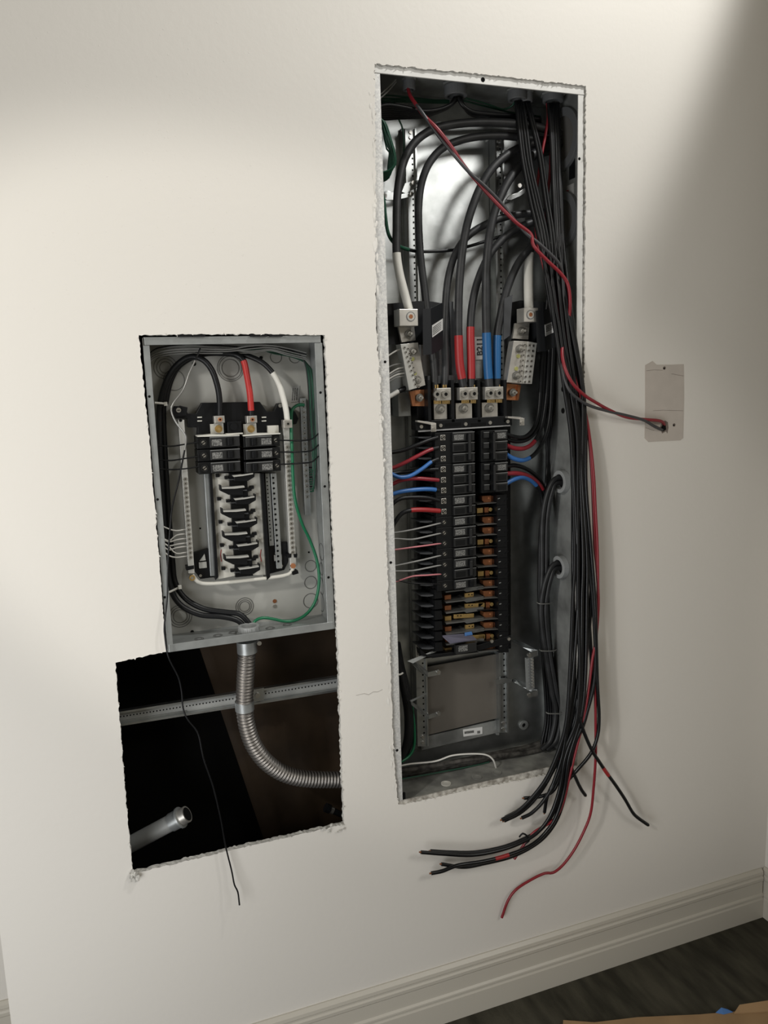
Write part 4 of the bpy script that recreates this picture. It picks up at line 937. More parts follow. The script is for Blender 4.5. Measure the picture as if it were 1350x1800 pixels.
# breakers of the tall panel
tp = [(0, 3), (3, 3), (6, 2), (8, 1), (9, 2), (11, 1), (12, 2), (14, 1)]
ordn = ['first', 'second', 'third', 'fourth', 'fifth', 'sixth', 'seventh', 'eighth']
y0b, pit = 759.0, 18.55
for k, (a, n_) in enumerate(tp):
    ya, yb_ = y0b + a * pit, y0b + (a + n_) * pit; s_ = ((ya + yb_) / 2 - 760) * .0135
    thin = a >= 8
    breaker('circuit_breaker', 767 + s_, 834 + s_, ya, yb_, n_, 48, f"{ordn[k]} black breaker from the top in the left column of the tall panel", 'left column breakers of the tall panel',
            (796 + s_, 834 + s_), (819 + s_, 829 + s_), 780.5 + s_, (798 + s_, 815 + s_), scr_sq=not thin)
    mb = MB()
for k, (ya, yb_) in enumerate(((756, 811.5), (812.5, 866))):
    s_ = (ya - 760) * .0135
    rb = breaker('circuit_breaker', 848 + s_, 894 + s_, ya, yb_, 3, 46, ('upper' if k == 0 else 'lower') + ' black three-pole breaker in the right column of the tall panel', 'right column breakers of the tall panel',
            (870 + s_, 892 + s_), (863 + s_, 871 + s_), None, (874 + s_, 889 + s_))
    for q in range(3):
        yq = ya + q * (yb_ - ya) / 3
        for xa, xb in ((851, 860),):
            mb = MB(); mb.pbox(xa + s_, yq + 4.5, xb + s_, yq + 13.5, 47.5, 54); part('cell', mb, M_BRKF, rb, .0006)
            mb = MB(); mb.pbox(xa + s_, yq + 3.6, xb + s_, yq + 4.4, 47, 50); part('cell_rim', mb, MATS['rim'], rb)
for lab, pts, foot in (('left silver cover bracket on the top crossbar of the busbar stack', [(734, 739), (764, 743), (767, 744), (767, 748), (760, 747), (734, 742)], (758, 745, 767, 759)), ('right silver cover bracket beside the top crossbar of the busbar stack', [(893, 732), (915, 733), (921, 735), (921, 738), (893, 735)], (914, 735, 922, 748))):
    t = thing('cover_bracket', lab, 'bracket', P(*foot[:2], 55))
    mb = MB(); mb.ppoly(pts, 48, 62); part('arm', mb, M_ALU, t, .0005)
    mb = MB(); mb.pbox(*foot, 45, 48); part('foot', mb, M_ALU, t, .0005)
    mb = MB(); mb.pdisc((foot[0] + foot[2]) / 2, foot[3] - 4, 42, 46, 6.5, 12); part('screw', mb, M_STEEL, t)

# left branch wires into the tall panel breakers
LB = 'wires entering the left breakers of the tall panel'
def lw(pts, w, m, lab, wraps=()): wire('branch_wire', pts, w, m, lab, 'wire', LB, wraps=wraps, n=8)
lw([(676, 797, 60), (690, 795, 58), (710, 791, 54), (735, 781, 50), (755, 773, 52), (769, 769, 56)], 7, M_CABLE, 'black wire entering the topmost left terminal of the tall panel')
lw([(678, 824, 56), (692, 822, 54), (712, 813, 50), (735, 801, 48), (755, 791, 50), (770, 787, 54)], 7, M_RED, 'red wire entering the second left terminal of the tall panel', [(4.2, 5, M_CABLE, 'dark_end', 'dark end')])
lw([(678, 826, 50), (690, 834, 48), (704, 839, 46), (722, 836, 46), (742, 824, 48), (758, 812, 52), (770, 807, 56)], 7.2, M_BLUE, 'blue wire entering the third left terminal of the tall panel', [(5.0, 6, M_CABLE, 'dark_end', 'dark end')])
lw([(680, 834, 70), (700, 831, 70), (725, 828, 66), (750, 826, 60), (770, 825, 56)], 7, M_CABLE, 'black wire entering the fourth left terminal of the tall panel')
lw([(678, 856, 60), (692, 850, 58), (706, 844, 56), (730, 841, 54), (755, 842.5, 54), (771, 844, 56)], 7, M_RED, 'red wire entering the fifth left terminal of the tall panel')
lw([(680, 874, 56), (692, 868, 54), (712, 863, 52), (740, 860, 52), (760, 860, 54), (771, 862, 56)], 7.5, M_BLUE, 'blue wire entering the sixth left terminal of the tall panel', [(4.1, 5, M_CABLE, 'dark_end', 'dark end')])
lw([(682, 898, 56), (692, 884, 54), (706, 876, 54), (730, 874, 54), (752, 875, 54), (772, 880, 56)], 7, M_CABLE, 'dusty black wire entering the seventh left terminal of the tall panel')
lw([(684, 940, 50), (693, 920, 48), (706, 903, 48), (722, 897, 48), (745, 896, 50), (773, 898, 56)], 8, M_CABLE, 'black wire with bright red sleeve entering the eighth left terminal of the tall panel', [(2.95, 5, M_REDT, 'red_sleeve', 'bright red sleeve')])
for k, (ya, ym, yb_, m, lab) in enumerate(((936, 931, 919, M_GREYW, 'grey thin wire, first below the red sleeve'), (947, 948, 937, M_GREYW, 'grey thin wire, second below the red sleeve'), (966, 962, 955, M_PINK, 'pink thin wire, upper of two'), (994, 988, 976, M_GREYW, 'dark thin wire, first below the upper pink wire'),
                                           (1004, 1003, 993, M_GREYW, 'grey thin wire, just above the lower pink wire'), (1022, 1013, 1009, M_PINK, 'pink thin wire, lower of two'), (1020, 1025, 1027, M_WIRE, 'black thin wire entering the lowest left breaker'))):
    lw([(682, ya + 1, 52), (697, ya, 50), (725, ym, 50), (752, (ym + yb_) / 2, 52), (776, yb_, 57)], 3, m, lab + ' of the tall panel')

# right branch wires
RB = 'wires leaving the right breakers of the tall panel'
def rw(pts, w, m, lab, wraps=()): wire('branch_wire', pts, w, m, lab, 'wire', RB, wraps=wraps, n=8)
rw([(890, 763, 60), (905, 768, 64), (922, 768, 72), (936, 756, 80), (945, 735, 88), (949, 700, 94), (952, 640, 98), (958, 570, 98), (965, 500, 90), (968, 440, 84)], 7, M_CABLE, 'black wire curving up from the first right terminal of the tall panel')
rw([(890, 772, 64), (908, 776, 70), (926, 773, 78), (940, 760, 86), (950, 738, 92), (954, 700, 98), (957, 640, 102), (962, 570, 100), (970, 500, 92), (974, 440, 86)], 7, M_CABLE, 'black wire curving up just under the first right terminal of the tall panel')
rw([(890, 783, 58), (905, 788, 62), (922, 788, 68), (938, 778, 76), (950, 756, 86), (957, 725, 92), (961, 690, 96), (964, 640, 98), (968, 570, 96), (976, 500, 88)], 7.2, M_CABLE, 'red ended wire curving up from the second right terminal of the tall panel', [(0, 3.2, M_RED, 'red_end', 'red end')])
rw([(890, 799, 58), (903, 806, 60), (920, 809, 64), (938, 800, 72), (953, 780, 84), (963, 752, 90), (968, 715, 94), (970, 660, 96), (974, 580, 94), (982, 500, 86)], 7.2, M_CABLE, 'blue ended wire curving up from the third right terminal of the tall panel', [(0, 2.6, M_BLUE, 'blue_end', 'blue end')])
rw([(890, 820, 66), (905, 818, 72), (925, 824, 82), (944, 838, 92), (956, 858, 100), (961, 890, 106), (960, 950, 110), (957, 1010, 112), (956, 1060, 112), (962, 1142, 114), (975, 1200, 114), (985, 1253, 112), (986, 1300, 108)], 7, M_CABLE, 'black wire bending down from the fourth right terminal of the tall panel')
rw([(890, 833, 60), (907, 832, 64), (927, 836, 74), (945, 848, 86), (957, 868, 96), (962, 900, 102), (962, 960, 106), (960, 1010, 108), (961, 1060, 108), (966, 1142, 110), (978, 1200, 110), (990, 1253, 108), (990, 1300, 104)], 7.2, M_CABLE, 'red ended wire bending down from the fifth right terminal of the tall panel', [(0, 3.7, M_RED, 'red_end', 'red end')])
rw([(890, 850, 58), (903, 843, 62), (920, 839, 70), (938, 848, 82), (950, 866, 94), (955, 900, 100), (955, 960, 104), (954, 1010, 106), (952, 1060, 106), (956, 1142, 108), (966, 1200, 110), (978, 1253, 108), (976, 1300, 104)], 7.2, M_CABLE, 'blue ended wire bending down from the sixth right terminal of the tall panel', [(0, 3.4, M_BLUE, 'blue_end', 'blue end')])
# more risers behind the right barrier
for k in range(6):
    x = 962 + k * 4
    wire('riser_wire', [(972 + k * 3, 420, 96 + k % 2 * 10), (968 + k * 3, 520, 108), (962 + k * 3.4, 620, 116), (960 + k * 3.6, 700, 122 + k % 2 * 8), (958 + k * 4, 740, 132), (962 + k * 3, 790, 146), (960 + k * 1.5, 850, 140), (950 + k * 2.5, 930, 126), (948 + k * 3, 1010, 122), (948 + k * 3, 1060, 122), (953 + k * 3, 1142, 124), (960 + k * 4, 1253, 124), (952 + k * 5, 1310, 120)], 6.5, M_CABLE,
         'black wire running down the right corner of the tall panel behind the others', 'wire', 'black wires down the right corner of the tall panel', n=7)
# cables from the two side bushings
for b, (bx, by) in enumerate(((984, 847), (982, 997))):
    for k in range(2):
        wire('side_cable', [(bx + 6, by - 8 + k * 9, 84), (bx - 8, by - 5 + k * 8, 80), (bx - 18 + k * 5, by + 10 + k * 6, 80), (bx - 27 + k * 8, by + 40, 84), (bx - 31 + k * 8, by + 80, 90)] + ([(953 + k * 7, 1000, 94), (952 + k * 7, 1060, 96), (958 + k * 7, 1142, 98)] if b == 0 else [(958 + k * 7, 1142, 94)]) + [(970 + k * 7, 1215, 98), (977 + k * 9, 1253, 98), (968 + k * 10, 1300, 98), (952 + k * 8, 1318, 98)], 9, M_GCABLE,
             ('outer' if k == 0 else 'inner') + ' dusty black cable out of the ' + ('upper' if b == 0 else 'lower') + ' right wall bushing', 'cable', 'cables from the right wall bushings', n=9)
for y, xa, xb in ((1060, 944, 970), (1143, 948, 978), (1253, 960, 997)):
    wire('cable_tie', [(xa, y - 1, 92), (xa + 4, y + 1.2, 84), ((xa + xb) / 2, y + 1.5, 80), (xb - 4, y + 1, 84), (xb, y - 1, 92)], 2.2, mat('clear_tie', (.16, .16, .15), .3), f"thin dark cable tie around the corner wires, {('upper', 'middle', 'lower')[(1060, 1143, 1253).index(y)]} of three", 'cable tie', n=6)
# cables along the floor of the tall panel
for k in range(6):
    wire('floor_cable', [(985 - k * 4, 1255, 116 + k * 4), (980 - k * 4, 1296, 112 + k * 4), (950 - k * 5, 1322 + k * 2, 108 + k * 6), (900, 1326 + k * 4, 104 + k * 7), (840, 1332 + k * 4, 104 + k * 7), (770, 1344 + k * 3, 104 + k * 7), (720, 1352 + k * 3, 106 + k * 7), (690, 1356 + k * 3, 108 + k * 7)], 9 - k % 2, M_DCABLE,
         ('nearest', 'second nearest', 'third nearest', 'fourth nearest', 'fifth nearest', 'sixth nearest', 'deepest')[k] + ' dusty black cable lying along the floor of the tall panel', 'cable', 'dusty cables on the floor of the tall panel', n=8, zmin=BZ0 + .003)
wire('white_wire', [(688, 1350, 90), (720, 1343, 88), (765, 1338, 86), (795, 1328, 84), (830, 1325, 80), (855, 1327, 76), (867, 1336, 74), (872, 1350, 80), (876, 1356, 90)], 3.2, M_WHITEW, 'thin white wire looping over the dusty cables at the bottom of the tall panel', n=6)
wire('green_wire', [(690, 1372, 80), (725, 1366, 90), (770, 1358, 100), (830, 1350, 108), (860, 1348, 110)], 2.6, M_DGREEN, 'thin dark green wire on the panel floor under the dusty cables', n=6, zmin=BZ0 + .003)
for k in range(3):
    wire('bent_cable', [(694 + k * 2, 1130, 90 + k * 10), (700 + k * 2.5, 1170, 92 + k * 10), (709 + k * 3, 1210, 94 + k * 10), (716 + k * 3, 1255, 96 + k * 10), (715 + k * 3, 1300, 96 + k * 10), (705 + k * 2, 1330, 98 + k * 10), (684 + k * 2, 1350, 100 + k * 10)], 12, M_CABLE,
         ('front', 'middle', 'rear')[k] + ' thick black cable bowing out at the lower left edge of the tall panel', 'cable', 'thick black cables at lower left of the tall panel', n=10)
wire('green_wire', [(724, 1240, 112), (728, 1275, 112), (728, 1310, 110), (720, 1328, 106), (706, 1338, 100), (688, 1345, 96)], 5, M_GREEN, 'green wire beside the thick black cables at lower left of the tall panel', n=8)
wire('cable_tie', [(694, 1184, 76), (702, 1186, 74), (708, 1183, 80)], 3.5, M_TIE, 'white cable tie on the thick black cables at lower left of the tall panel', 'cable tie', n=6)
mb = MB(); mb.pbox(708.5, 1394, 713, 1413, 12, 17); o = single('black_screw', mb, M_BLK, 'small black screw standing in the lower left corner of the tall panel', 'screw', bevel=.0004)
mb = MB(); mb.pbox(707.5, 1407, 714.5, 1413, 10, 18); part('screw_head', mb, M_BLK, o)

# lower brackets
t = thing('angle_bracket', 'upper bent steel bracket at lower left of the tall panel with loose strip on top', 'bracket', P(745, 1180, 110))
mb = MB(); leaf(mb, [(719, 1163, 60), (730, 1164, 60), (753, 1182, 130), (752, 1190, 130), (738, 1181, 90)], .002); part('arm', mb, M_GALV, t)
mb = MB(); mb.ppoly([(752, 1182), (771, 1177), (775, 1180), (774, 1186), (752, 1190)], 128, 131); part('foot', mb, M_GALV, t)
mb = MB(); mb.pdisc(771, 1182, 124, 129, 6.5); part('bolt', mb, M_STEEL, t)
mb = MB(); leaf(mb, [(716, 1162, 56), (774, 1139, 80), (776, 1141, 80), (726, 1166, 56)], .002); part('loose_strip', mb, M_GREYD, t)
t = thing('angle_bracket', 'lower bent steel bracket at lower left of the tall panel', 'bracket', P(745, 1250, 110))
mb = MB(); leaf(mb, [(722, 1232, 60), (733, 1240, 80), (755, 1257, 130), (754, 1264, 130), (724, 1240, 60)], .002); part('arm', mb, M_GALV, t)
mb = MB(); leaf(mb, [(721, 1231, 60), (752, 1217, 120), (752, 1219, 120), (724, 1234, 60)], .002); part('upper_edge', mb, M_GREYD, t)
mb = MB(); mb.ppoly([(754, 1257), (772, 1250), (776, 1253), (774, 1258), (754, 1264)], 128, 131); part('foot', mb, M_GALV, t)
mb = MB(); mb.pdisc(771.5, 1255, 124, 129, 6.5); part('bolt', mb, M_STEEL, t)
t = thing('ground_bar', 'steel ground bar on two bent brackets at lower right of the tall panel', 'bar', P(935, 1215, 110))
for dy, k in ((0, 0), (70, 1)):
    mb = MB(); leaf(mb, [(897, 1126 + dy, 140), (904, 1124 + dy * .97, 132), (921, 1130 + dy * .99, 90), (945, 1143 + dy * 1.0, 62), (945, 1152 + dy, 62), (919, 1138 + dy, 90), (904, 1131 + dy, 132)], .002); o = part('bracket_arm', mb, M_GALV, t)
    mb = MB(); leaf(mb, [(945, 1143 + dy, 62), (945, 1153 + dy, 62), (929, 1157 + dy, 62), (927, 1149 + dy, 62)], .002); part('bracket_end', mb, M_GALV, o)
    mb = MB(); mb.pdisc(931, 1152 + dy, 56, 61, 7); part('bracket_screw', mb, M_STEEL, o)
mb = MB(); mb.ppoly([(872, 1195), (890, 1192), (900, 1194), (900, 1199), (873, 1203)], 128, 132); part('rail_tab', mb, M_GALV, t)
mb = MB(); mb.ppoly([(926, 1158), (938, 1155), (940, 1210), (928, 1214)], 64, 74); part('bar', mb, M_GREYD, t, .0005)
for k in range(10):
    for dx in (0, 5): mb = MB(); mb.pdisc(931.5 + dx + k * .15, 1161 + k * 5.2 - dx * .2, 61, 65, 3.8, 8); part('screw', mb, M_ALU if dx else M_DBUSH, t)

# wires around the top left: green coil and long green wire
for k in range(9):
    a = 3.5 * math.sin(k * 2.1)
    wire('green_wire', [(664, 204 + k * 3, 60 + k * 5), (674 + a, 214 + k, 56 + k * 5), (683 + a, 238 + k * 3, 54 + k * 5), (692 + a * .8 - k * .6, 268, 56 + k * 5), (693 + a - k, 288 + k, 60 + k * 5), (684, 299 + k * 1.6, 64 + k * 5), (672, 303 + k * 2, 68 + k * 5), (660, 306 + k * 2, 70 + k * 5)], 3.2, M_DGREEN,
         ('outermost', 'second', 'third', 'fourth', 'middle', 'sixth', 'seventh', 'eighth', 'innermost')[k] + ' dark green loop bunched at the upper left of the tall panel', 'wire', 'green wire loops at upper left of the tall panel', n=6)
wire('green_wire', [(700, 208, 100), (708, 228, 105), (710, 262, 108), (706, 300, 110), (700, 330, 112)], 3, M_DGREEN, 'single dark green wire left of the rail top in the tall panel', n=6)
wire('green_cable', [(664, 320, 70), (674, 350, 74), (678, 385, 78), (683, 412, 82), (694, 428, 88), (712, 437, 108), (740, 442, 118), (790, 440, 124), (820, 434, 126), (860, 422, 120), (900, 408, 112)], 6, M_CABLE, 'dark cable with green start crossing low behind the feeder cables', 'cable', n=8, wraps=[(0, 5.3, M_DGREEN, 'green_sheath', 'dark green start')])
def topwire(pts, w, m, lab, grp): wire('branch_wire', pts, w, m, lab, 'wire', grp, n=7)
for k in range(7):
    topwire([(800 + k % 3 * 3, 172, 70 + k * 3), (794 - k, 182 + k, 66 + k * 4), (775 - k * 2, 191 + k * 1.3, 62 + k * 5), (745, 195 + k * 1.6, 58 + k * 6), (710, 188 + k * 3, 54 + k * 7), (680, 184 + k * 4, 52 + k * 8), (660, 190 + k * 3, 52 + k * 8)], 7, M_CABLE, ('nearest', 'second nearest', 'third nearest', 'fourth nearest', 'fifth nearest', 'sixth nearest', 'deepest')[k] + ' black wire bending left from the first top bushing', 'black wires bending left under the panel top')
for k in range(5):
    topwire([(806 + k % 2 * 3, 172, 70 + k * 4), (812 + k, 184 + k, 66 + k * 5), (830, 196 + k * 1.4, 68 + k * 7), (860, 200 + k * 2, 76 + k * 8), (900, 203 + k * 3, 88 + k * 9), (950, 210 + k * 3, 96 + k * 9)], 7, M_CABLE, ('nearest', 'second nearest', 'third nearest', 'fourth nearest', 'fifth nearest', 'sixth nearest', 'deepest')[k] + ' black wire bending right from the first top bushing', 'black wires bending right under the panel top')
for k in range(6):
    wire('green_wire', [(662, 168 + k * 5, 110), (690, 168 + k * 3 + 3 * math.sin(k), 112 + k * 3), (725, 172 + k * 1.5, 116), (765, 176 + k, 118), (790, 176 + k, 110)], 2.8, M_DGREEN, ('nearest', 'second nearest', 'third nearest', 'fourth nearest', 'fifth nearest', 'sixth nearest', 'deepest')[k] + ' dark green wire left of the first top bushing', 'wire', 'green wires under the panel top', n=6)
wire('green_wire', [(815, 172, 90), (840, 178, 100), (865, 186, 106), (885, 192, 106), (900, 186, 96), (905, 178, 86)], 3, M_DGREEN, 'dark green wire sagging between the first and middle top bushings', n=6)
wire('green_wire', [(812, 176, 100), (850, 186, 116), (900, 198, 130), (950, 205, 140)], 3, M_DGREEN, 'dark green wire running right behind the middle top bushing', n=6)
for k in range(2):
    wire('white_wire', [(662, 172 + k * 6, 60), (675, 160 + k * 7, 60), (686, 150 + k * 6, 64), (696, 140 + k * 4, 70)], 3, M_GREYW, ('upper' if k == 0 else 'lower') + ' grey wire crossing the top left corner of the tall panel', n=6)

# ================================================================== HANGING BUNDLE
HB = 'black wires hanging out of the tall panel'
starts = [((907, 178), (912, 230), (918, 280), (931, 350), (947, 417)), ((911, 178), (916, 230), (923, 285), (937, 350), (952, 417)), ((915, 178), (921, 230), (929, 290), (942, 350), (957, 417)), ((919, 178), (926, 230), (934, 292), (947, 350), (962, 417)),
          ((925, 180), (938, 232), (948, 280), (957, 345), (968, 417)), ((929, 180), (942, 232), (952, 275), (962, 345), (973, 417)),
          ((964, 182), (968, 235), (971, 300), (973, 350), (977, 417)), ((969, 182), (972, 235), (974, 300), (977, 350), (980, 417)), ((973, 182), (976, 235), (978, 300), (980, 350), (983, 417)),
          ((977, 182), (979, 235), (982, 300), (984, 350), (986, 417)), ((981, 182), (982, 235), (984, 300), (987, 350), (989, 417)),
          ((967, 182), (970, 235), (972, 300), (975, 350), (978, 417)), ((979, 182), (981, 235), (983, 300), (985, 350), (987, 417))]
ROWS = [(500, 961, 998, 10), (580, 975, 1009, 0), (680, 991, 1025, -14), (760, 1003, 1029, -24), (850, 1006, 1030, -32), (980, 1007, 1040, -36), (1060, 1006, 1046, -38), (1180, 1002, 1050, -42), (1260, 996, 1036, -46)]
ENDS = {0: ([(985, 1310), (962, 1365), (935, 1402), (908, 1428), (882, 1441)], 'folded end, lowest of the short cluster'), 1: ([(988, 1312), (966, 1366), (940, 1405), (914, 1429), (886, 1443)], 'folded end in the short cluster'),
        2: ([(991, 1312), (968, 1362), (942, 1398), (912, 1424), (888, 1437)], 'end at the upper side of the short cluster'), 3: ([(994, 1315), (980, 1365), (958, 1404), (936, 1428), (917, 1438)], 'short end hanging alone right of the cluster'),
        4: ([(997, 1312), (988, 1350), (974, 1388), (950, 1400), (921, 1403)], 'short end crossing sideways behind the cluster'),
        5: ([(994, 1330), (984, 1385), (968, 1432), (946, 1462), (918, 1480), (880, 1494), (830, 1503), (780, 1501), (740, 1498)], 'long end reaching furthest left, upper pair'),
        6: ([(998, 1330), (988, 1385), (972, 1430), (950, 1458), (920, 1475), (884, 1489), (836, 1498), (790, 1498), (757, 1496)], 'long end of the upper pair, slightly shorter'),
        7: ([(1000, 1332), (992, 1388), (977, 1436), (955, 1468), (928, 1489), (890, 1504), (850, 1514), (805, 1521), (778, 1531), (758, 1535)], 'long lower end with red tape, tip lowest'),
        8: ([(1003, 1332), (995, 1390), (980, 1438), (958, 1470), (930, 1491), (895, 1507), (850, 1518), (815, 1524), (776, 1519)], 'long lower end without tape'),
        9: ([(1008, 1312), (1004, 1345), (1014, 1372), (1022, 1388), (1029, 1398)], 'short stub hooking right under the panel corner'),
        11: ([(990, 1320), (975, 1370), (962, 1400), (957, 1428)], 'stub hidden inside the cluster')}
r_ = random.Random(3)
order = [0, 1, 11, 2, 3, 4, 5, 6, 7, 8, 9, 12, 10]
for slot, i in enumerate(order):
    s0 = starts[i]; pts = [(*s0[0], 76), (*s0[1], 62), (*s0[2], 52), (*s0[3], 38), (*s0[4], 24)]
    u0 = slot / (len(order) - 1); ph = r_.uniform(0, 6)
    for j, (y, xl, xr, d) in enumerate(ROWS):
        u = min(1, max(0, u0 + 0.10 * math.sin(ph + j * 1.3)))
        if i == 10:
            u = 1.0
        if i in (10, 12) and y == 1260: continue
        pts.append((xl + (xr - xl) * u, y + r_.uniform(-4, 4), d + (6 if slot % 2 else -5) + r_.uniform(-2, 2)))
    if i in ENDS:
        e, lab = ENDS[i]
        for q, (x, y) in enumerate(e): pts.append((x, y, -44 + 22 * (q / len(e)) + (4 if slot % 2 else -3)))
        wr = [(len(pts) - 5.2, len(pts) - 4.5, M_REDT, 'red_tape', 'red tape band')] if i == 7 else ([(len(pts) - 5.3, len(pts) - 4.55, M_REDT, 'red_tape', 'red tape band')] if i == 2 else [])
    elif i == 12:
        pts = pts[:-1] + [(1026, 1190, -44), (1014, 1240, -50), (1024, 1280, -52), (1040, 1318, -48), (1054, 1340, -44), (1066, 1358, -42), (1082, 1380, -38), (1098, 1404, -34), (1112, 1428, -28), (1122, 1438, -24), (1139, 1450, -20)]
        n_ = len(pts); wr = [(n_ - 6.6, n_ - 5.7, M_REDT, 'red_tape', 'red tape band')]; lab = 'long end crossing over to the right with a red band'
    else:
        pts = pts[:-1] + [(1048, 1130, -44), (1050, 1200, -46), (1053, 1260, -48), (1050, 1295, -48), (1038, 1325, -46), (1016, 1352, -42), (994, 1376, -36)]
        wr = []; lab = 'outermost right wire curling back left below the panel corner'
    wire('hanging_wire', pts, 6.6, M_WIRE if i % 3 else M_CABLE, f'hanging black wire, {lab}', 'wire', HB, wraps=wr, n=8, core='end')
wire('cable_tie', [(913, 1471, -32), (919, 1465, -38), (927, 1470, -38), (930, 1478, -36), (922, 1484, -30)], 3.2, M_BLK, 'black tie knotted around the long wire ends below the tall panel', 'cable tie', n=6)
# red wires of the bundle
wire('red_wire', [(962, 182, 78), (964, 202, 74), (960, 232, 70), (954, 262, 66), (948, 300, 62), (943, 335, 58), (940, 370, 50), (944, 420, 34), (951, 450, 24), (961, 490, 16), (972, 530, 8), (985, 590, 0), (1002, 650, -8), (1018, 690, -16), (1030, 730, -22), (1038, 780, -28), (1044, 840, -32), (1047, 900, -34), (1050, 960, -36), (1051, 1030, -38), (1049, 1100, -40), (1045, 1160, -42), (1046, 1210, -42), (1047, 1270, -42), (1047, 1330, -40), (1043, 1390, -36), (1038, 1430, -32), (1026, 1462, -28), (1008, 1496, -24), (988, 1522, -22), (972, 1534, -20), (958, 1535, -19), (936, 1545, -17), (908, 1563, -14), (893, 1583, -11), (882, 1613, -8)], 5, M_RED,
     'long red wire hanging from the tall panel, its tip lowest on the wall', n=8)
wire('red_wire', [(970, 182, 80), (970, 215, 76), (967, 300, 66), (963, 340, 60), (960, 380, 48), (964, 440, 30), (972, 500, 14), (986, 570, 2), (1006, 650, -10), (1024, 712, -20), (1034, 760, -26), (1040, 830, -30), (1043, 900, -32), (1045, 960, -34), (1049, 1000, -36), (1052, 1060, -38), (1048, 1120, -42), (1041, 1160, -44), (1036, 1200, -46), (1030, 1240, -48), (1022, 1280, -48), (1012, 1320, -46), (1000, 1370, -44), (990, 1410, -42), (974, 1440, -40), (940, 1462, -34), (926, 1478, -30), (914, 1495, -26), (904, 1510, -22)], 5, M_RED,
     'red wire hanging with the black bundle, ending short beside the tied ends', n=8)
# twisted red and grey pair running to the hole in the right wall patch
C_ = [(716, 150, 70), (721, 168, 60), (731, 183, 46), (745, 202, 34), (765, 226, 24), (790, 258, 18), (820, 297, 12), (850, 328, 8), (880, 360, 4), (905, 388, 0), (930, 412, -4), (950, 440, -8), (975, 468, -10)]
red = C_[:3] + [(x + 3.2 * math.sin(k * 1.05 + .6), y + 3.2 * math.cos(k * 1.05 + .6), d - 3 * math.sin(k * 1.3)) for k, (x, y, d) in enumerate(C_[3:-2])] + [(938, 432, -12), (962, 458, -14), (985, 480, -14), (998, 500, -14), (1002, 530, -12), (1000, 560, 0), (992, 590, 4), (988, 620, -16), (994, 650, -34), (1008, 676, -40), (1028, 695, -40), (1045, 706, -36), (1070, 720, -28), (1100, 733, -20), (1130, 737, -14), (1155, 739, -10), (1165, 742, -5), (1168, 748, 4), (1169, 752, 12)]
wire('red_wire', red, 6, M_RED, 'red wire of the pair crossing the tall panel and entering the patch on the wall', n=8)
gry = C_[:3] + [(x - 3.2 * math.sin(k * 1.05 + .6) , y - 3.2 * math.cos(k * 1.05 + .6), d + 3 * math.sin(k * 1.3)) for k, (x, y, d) in enumerate(C_[3:-2])] + [(944, 425, -8), (968, 447, -10), (985, 468, -8), (990, 500, 0), (990, 560, 4), (986, 610, -4), (990, 655, -24), (1000, 685, -34), (1020, 704, -36), (1042, 715, -34), (1070, 723, -28), (1100, 730, -22), (1130, 738, -16), (1148, 748, -10), (1160, 754, -5), (1166, 756, 6), (1167, 757, 12)]
wire('grey_wire', gry, 5.6, mat('charcoal_wire', (.045, .045, .048), .4), 'charcoal wire of the pair crossing the tall panel and entering the patch on the wall', n=8)

# bare patch where a cover plate used to sit
t = thing('bare_wall_patch', 'beige rectangular bare patch on the wall where two wires enter', 'patch', P(1168, 710, 0))
mb = MB(); mb.ppoly([(1134, 642), (1147, 634.5), (1154, 641), (1180, 641), (1202, 640), (1202.5, 700), (1201, 770), (1196, 774), (1140, 777), (1133, 770), (1134, 720)], -.6, .2); part('patch_face', mb, M_PATCH, t)
for x, y, w in ((1168, 647, 6), (1185, 747, 6)):
    mb = MB(); mb.pdisc(x, y, -.9, 0, w, 12); o = part('screw_hole', mb, mat('hole_brown', (.16, .13, .11), .9), t)
    mb = MB(); mb.pdisc(x - .5, y + .5, -1.1, 0, w * .55, 8); part('hole_dark', mb, M_DHOLE, o)
mb = MB(); mb.ppoly([(1160, 752), (1163, 744), (1169, 739), (1174, 742), (1175, 752), (1173, 762), (1171, 758), (1164, 762)], -1.0, 0); o = part('wire_hole', mb, MATS['hole_brown'], t)
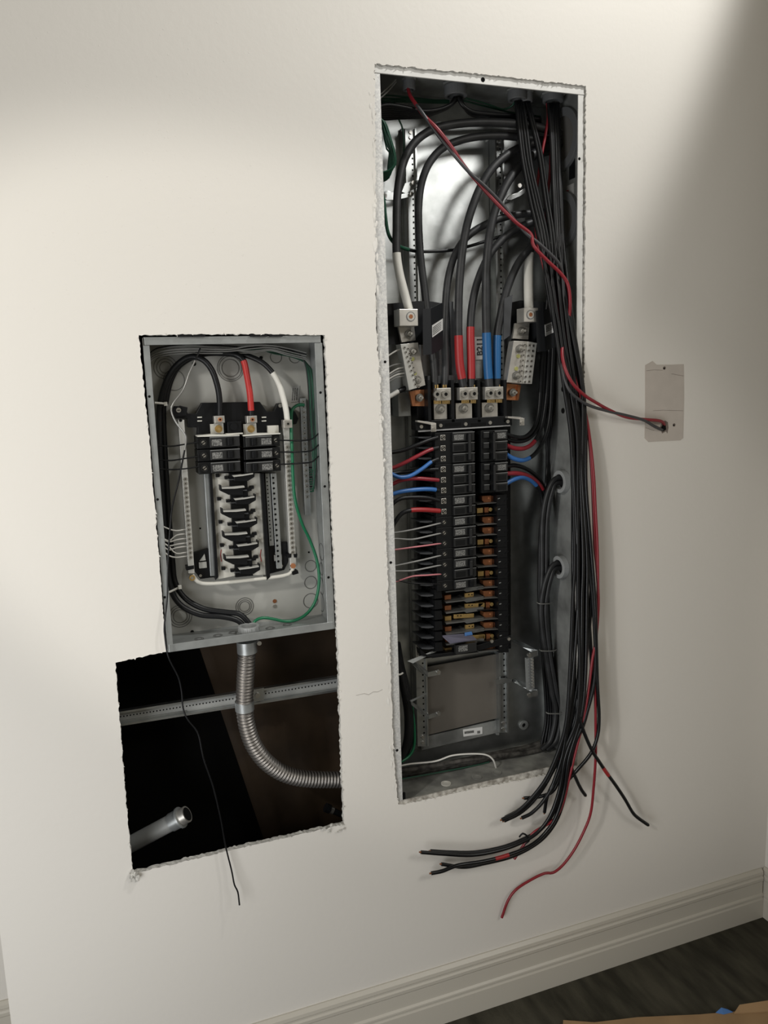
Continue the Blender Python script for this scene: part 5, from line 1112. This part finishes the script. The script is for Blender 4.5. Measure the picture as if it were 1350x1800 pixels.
mb = MB(); mb.ppoly([(1162, 752), (1165, 746), (1170, 746), (1171, 755), (1165, 759)], -1.3, 0); part('hole_dark', mb, M_DHOLE, o)
mb = MB()
for pts in ([(1136, 652), (1150, 650), (1165, 651)], [(1148, 722), (1165, 721), (1201, 722)], [(1180, 657), (1202, 661)], [(1135, 752), (1150, 757)]):
    mb.tube([P(x, y, -.7) for x, y in pts], .00035, 5)
part('scratch', mb, MATS['hole_brown'], t, kind='stuff')

# floor clutter
c0 = PZ(1000, 1800, .012); 
mb = MB()
pts = [PZ(990, 1793, .010), PZ(1045, 1797, .010), PZ(1120, 1788, .011), PZ(1230, 1783, .012), PZ(1350, 1773, .014), PZ(1420, 1768, .014), PZ(1500, 1900, .014), PZ(980, 1960, .010)]
n = len(pts); mb.add(pts + [Vector((p.x, p.y, .002)) for p in pts], [tuple(range(n)), tuple(range(2 * n - 1, n - 1, -1))] + [(i, i + n, (i + 1) % n + n, (i + 1) % n) for i in range(n)])
t = single('cardboard_sheet', mb, M_CARD, 'brown cardboard sheet lying on the carpet at bottom right', 'cardboard')
mb = MB(); pts = [PZ(1300, 1766, .03), PZ(1360, 1757, .035), PZ(1420, 1770, .03), PZ(1380, 1776, .016), PZ(1290, 1781, .016)]
n = 5; mb.add(pts + [p - Vector((0, 0, .003)) for p in pts], [tuple(range(n)), tuple(range(2 * n - 1, n - 1, -1))] + [(i, i + n, (i + 1) % n + n, (i + 1) % n) for i in range(n)])
part('raised_flap', mb, M_CARD, t)
mb = MB(); pts = [PZ(1258, 1780, .013), PZ(1268, 1771, .022), PZ(1279, 1774, .02), PZ(1289, 1779, .013), PZ(1272, 1783, .013)]
n = 5; mb.add(pts + [p - Vector((0, 0, .0015)) for p in pts], [tuple(range(n)), tuple(range(2 * n - 1, n - 1, -1))] + [(i, i + n, (i + 1) % n + n, (i + 1) % n) for i in range(n)])
single('blue_tape_scrap', mb, M_BTAPE, 'small scrap of blue tape at the edge of the cardboard on the floor', 'tape')
